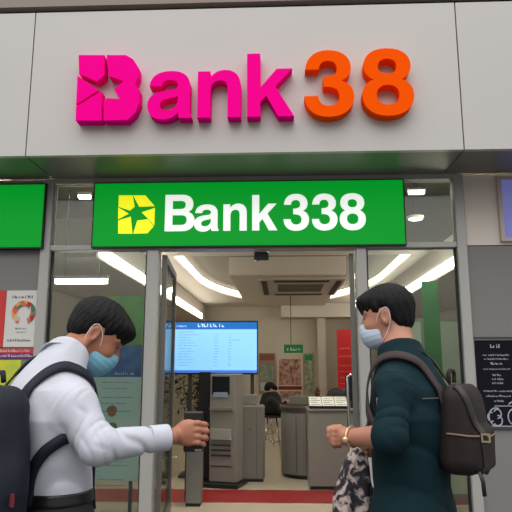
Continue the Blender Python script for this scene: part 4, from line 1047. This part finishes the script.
for u0, u1, v0, v1 in ((-.013, .013, .008, .013), (-.013, .013, -.013, -.008), (-.013, -.008, -.008, .008), (.008, .013, -.008, .008)): f_.box(a[0]+u0, a[0]+u1, a[1]-.004, a[1]+.004, a[2]+v0, a[2]+v1, rz=-.4, c=(a[0], a[1]))
f_.build('buckle', mat('brass', (178, 160, 128), .35, .7), bpR)
a = settle(packR, [ow(-.06, .09, -.125)], .001)[0][0]; MB().ribbon([a, a+np.array([.008, 0, -.03]), a+np.array([.010, 0, -.07])], [(0, -1, 0)]*3, .012, .004).build('strap_tail', mat('dark leather', (0, 0, 0)), bpR, True)
MB().tube(spline([ow(.03, -.03, .14), ow(.03, -.03, .175), ow(.03, .03, .175), ow(.03, .03, .14)], 5), .007, 6).build('grab_handle', brown, bpR, True)
strapm = mat('grey brown webbing', (56, 46, 48), .7, spec=.3, bump=.15, bscale=260)
ow2 = TR.wld
for y in (1, -1):
    strap(lambda p: TR(p, .018), [ow2(-.15, y*.07, 1.28), ow2(-.125, y*.075, 1.36), ow2(-.06, y*.075, 1.42), ow2(.02, y*.085, 1.42), ow2(.07, y*.10, 1.36), ow2(.08, y*.125, 1.30), ow2(.05, y*.155, 1.25), ow2(-.0, y*.165, 1.22)], .032, 'strap', bpR, strapm, .003)

# patterned cloth bag
gm = bpy.data.materials.new('patterned cloth'); gm.use_nodes = True; n = gm.node_tree; b = n.nodes['Principled BSDF']; b.inputs['Roughness'].default_value = .85
t = n.nodes.new('ShaderNodeTexCoord'); nz = n.nodes.new('ShaderNodeTexNoise'); nz.inputs['Scale'].default_value = 33; nz.inputs['Detail'].default_value = 3; nz.inputs['Distortion'].default_value = .8
rp = n.nodes.new('ShaderNodeValToRGB'); n.links.new(t.outputs['Object'], nz.inputs[0]); n.links.new(nz.outputs[0], rp.inputs[0]); n.links.new(rp.outputs[0], b.inputs['Base Color'])
els = rp.color_ramp.elements; els[0].position = .40; els[0].color = (*lin((28, 28, 34)), 1); els[1].position = .62; els[1].color = (*lin((190, 172, 164)), 1); e = els.new(.47); e.color = (*lin((44, 44, 52)), 1); e = els.new(.53); e.color = (*lin((140, 126, 124)), 1)
bt, bb = U(357, 447, -3.02), U(349, 520, -3.06); bb = np.array([bb[0], bb[1], .78])
bag = thing('cloth_bag', (bb[0], bb[1], .78), 'black and cream patterned cloth bag hanging in front of the teal-shirted man', 'bag')
def bagf(p):
    t = np.clip((bt[2]-p[:, 2])/(bt[2]-bb[2]), -.2, 1.2); c = bt+(bb-bt)*np.clip(t, 0, 1)[:, None]; q = p-c
    w = np.interp(t, [0, .12, .45, .9, 1], [.018, .04, .075, .085, .078]); th = np.interp(t, [0, .3, 1], [.02, .045, .05])
    fold = .010*np.sin(q[:, 0]*95+3*np.sin(t*4)+q[:, 1]*40)*np.clip(t*1.5, 0, 1)
    d = (np.sqrt((q[:, 0]/w)**2+(q[:, 1]/th)**2)-1)*np.minimum(w, th)+fold*.8
    return smax(smax(d, bt[2]*-1+p[:, 2], .02), bb[2]-p[:, 2], .02)*.7
sdf_obj('bag_body', bagf, bb-[.14, .12, .03], np.array([bb[0]+.16, bb[1]+.14, bt[2]+.05]), .005, gm, bag)
MB().tube(spline([bt+[0, 0, -.02], bt+[.02, .01, .035], U(368, 424, -3.0), U(372, 405, -2.98), ], 5), .007, 6).build('bag_handle', mat('dark leather', (0, 0, 0)), bag, True)

# person in black on the stool, far inside
sx_, sy_ = U(272, 430, 4.9)[0], 4.9
pb = thing('person', (sx_, sy_, 0), 'person in black clothes seated on a bar stool leaning towards the counter', 'person')
def V3(px, py, Y=4.9): return U(px, py, Y)
hip = np.array([sx_-.02, sy_, .795]); ch = V3(271, 400); hdp = V3(270, 390)
hdb = Head(hdp+np.array([0, 0, .0]), math.radians(20), math.radians(25), .95)
kne = [np.array([sx_+.34, sy_-.1, .62]), np.array([sx_+.34, sy_+.12, .62])]; ank = [np.array([sx_+.26, sy_-.1, .32]), np.array([sx_+.26, sy_+.12, .32])]
sh_ = [ch+np.array([.0, -.17, -.02]), ch+np.array([.0, .17, -.02])]; eb = [V3(280, 410, 4.75), V3(280, 410, 5.05)]; hn = [V3(286, 402, 4.8), V3(286, 404, 5.0)]
def bodyB(p, infl=0, cloth=False):
    d = smin(caps(p, hip, ch, .14+infl, .15+infl), ell(p, hip, (.17+infl, .19+infl, .13+infl)), .06)
    for i in (0, 1):
        d = smin(d, caps(p, sh_[i], eb[i], .06+infl, .05+infl), .04); d = smin(d, caps(p, eb[i], hn[i], .045+infl, .035+(0 if cloth else 0)), .03)
        d = smin(d, caps(p, hip+np.array([0, -.09+.18*i, 0]), kne[i], .085+infl, .065+infl), .04); d = smin(d, caps(p, kne[i], ank[i], .06+infl, .045+infl), .03)
        if not cloth:
            d = smin(d, ell(p, hn[i]+np.array([.05, 0, 0]), (.05, .035, .025)), .02); d = smin(d, ell(p, ank[i]+np.array([.07, 0, -.04]), (.12, .045, .04)), .02)
            for k in range(4): d = smin(d, finger(p, [hn[i]+np.array([.09, -.024+.016*k, 0]), hn[i]+np.array([.125, -.024+.016*k, -.01]), hn[i]+np.array([.14, -.024+.016*k, -.025])], .009, .008), .004)
    if not cloth: d = smin(d, smin(hdb.face(p), caps(p, ch+np.array([0, 0, .08]), hdb.wld((-.03, 0, -.05)), .055), .03), .03)
    return d
sdf_obj('body', bodyB, (sx_-.4, sy_-.45, .2), (sx_+.6, sy_+.45, 1.6), .011, skin2, pb)
sdf_obj('clothes', lambda p: smax(smax(bodyB(p, .015, True)+.004*wob(p, 18, 3), p[:, 2]-ch[2]-.14, .02), -np.minimum((p-hn[0])@nrm(eb[0]-hn[0])*0+1, 1), .001), (sx_-.4, sy_-.45, .2), (sx_+.55, sy_+.45, 1.5), .011, mat('black cloth', (17, 17, 19), .85), pb)
sdf_obj('hair', hdb.hair, hdp-.18, hdp+.18, .008, hairm, pb)
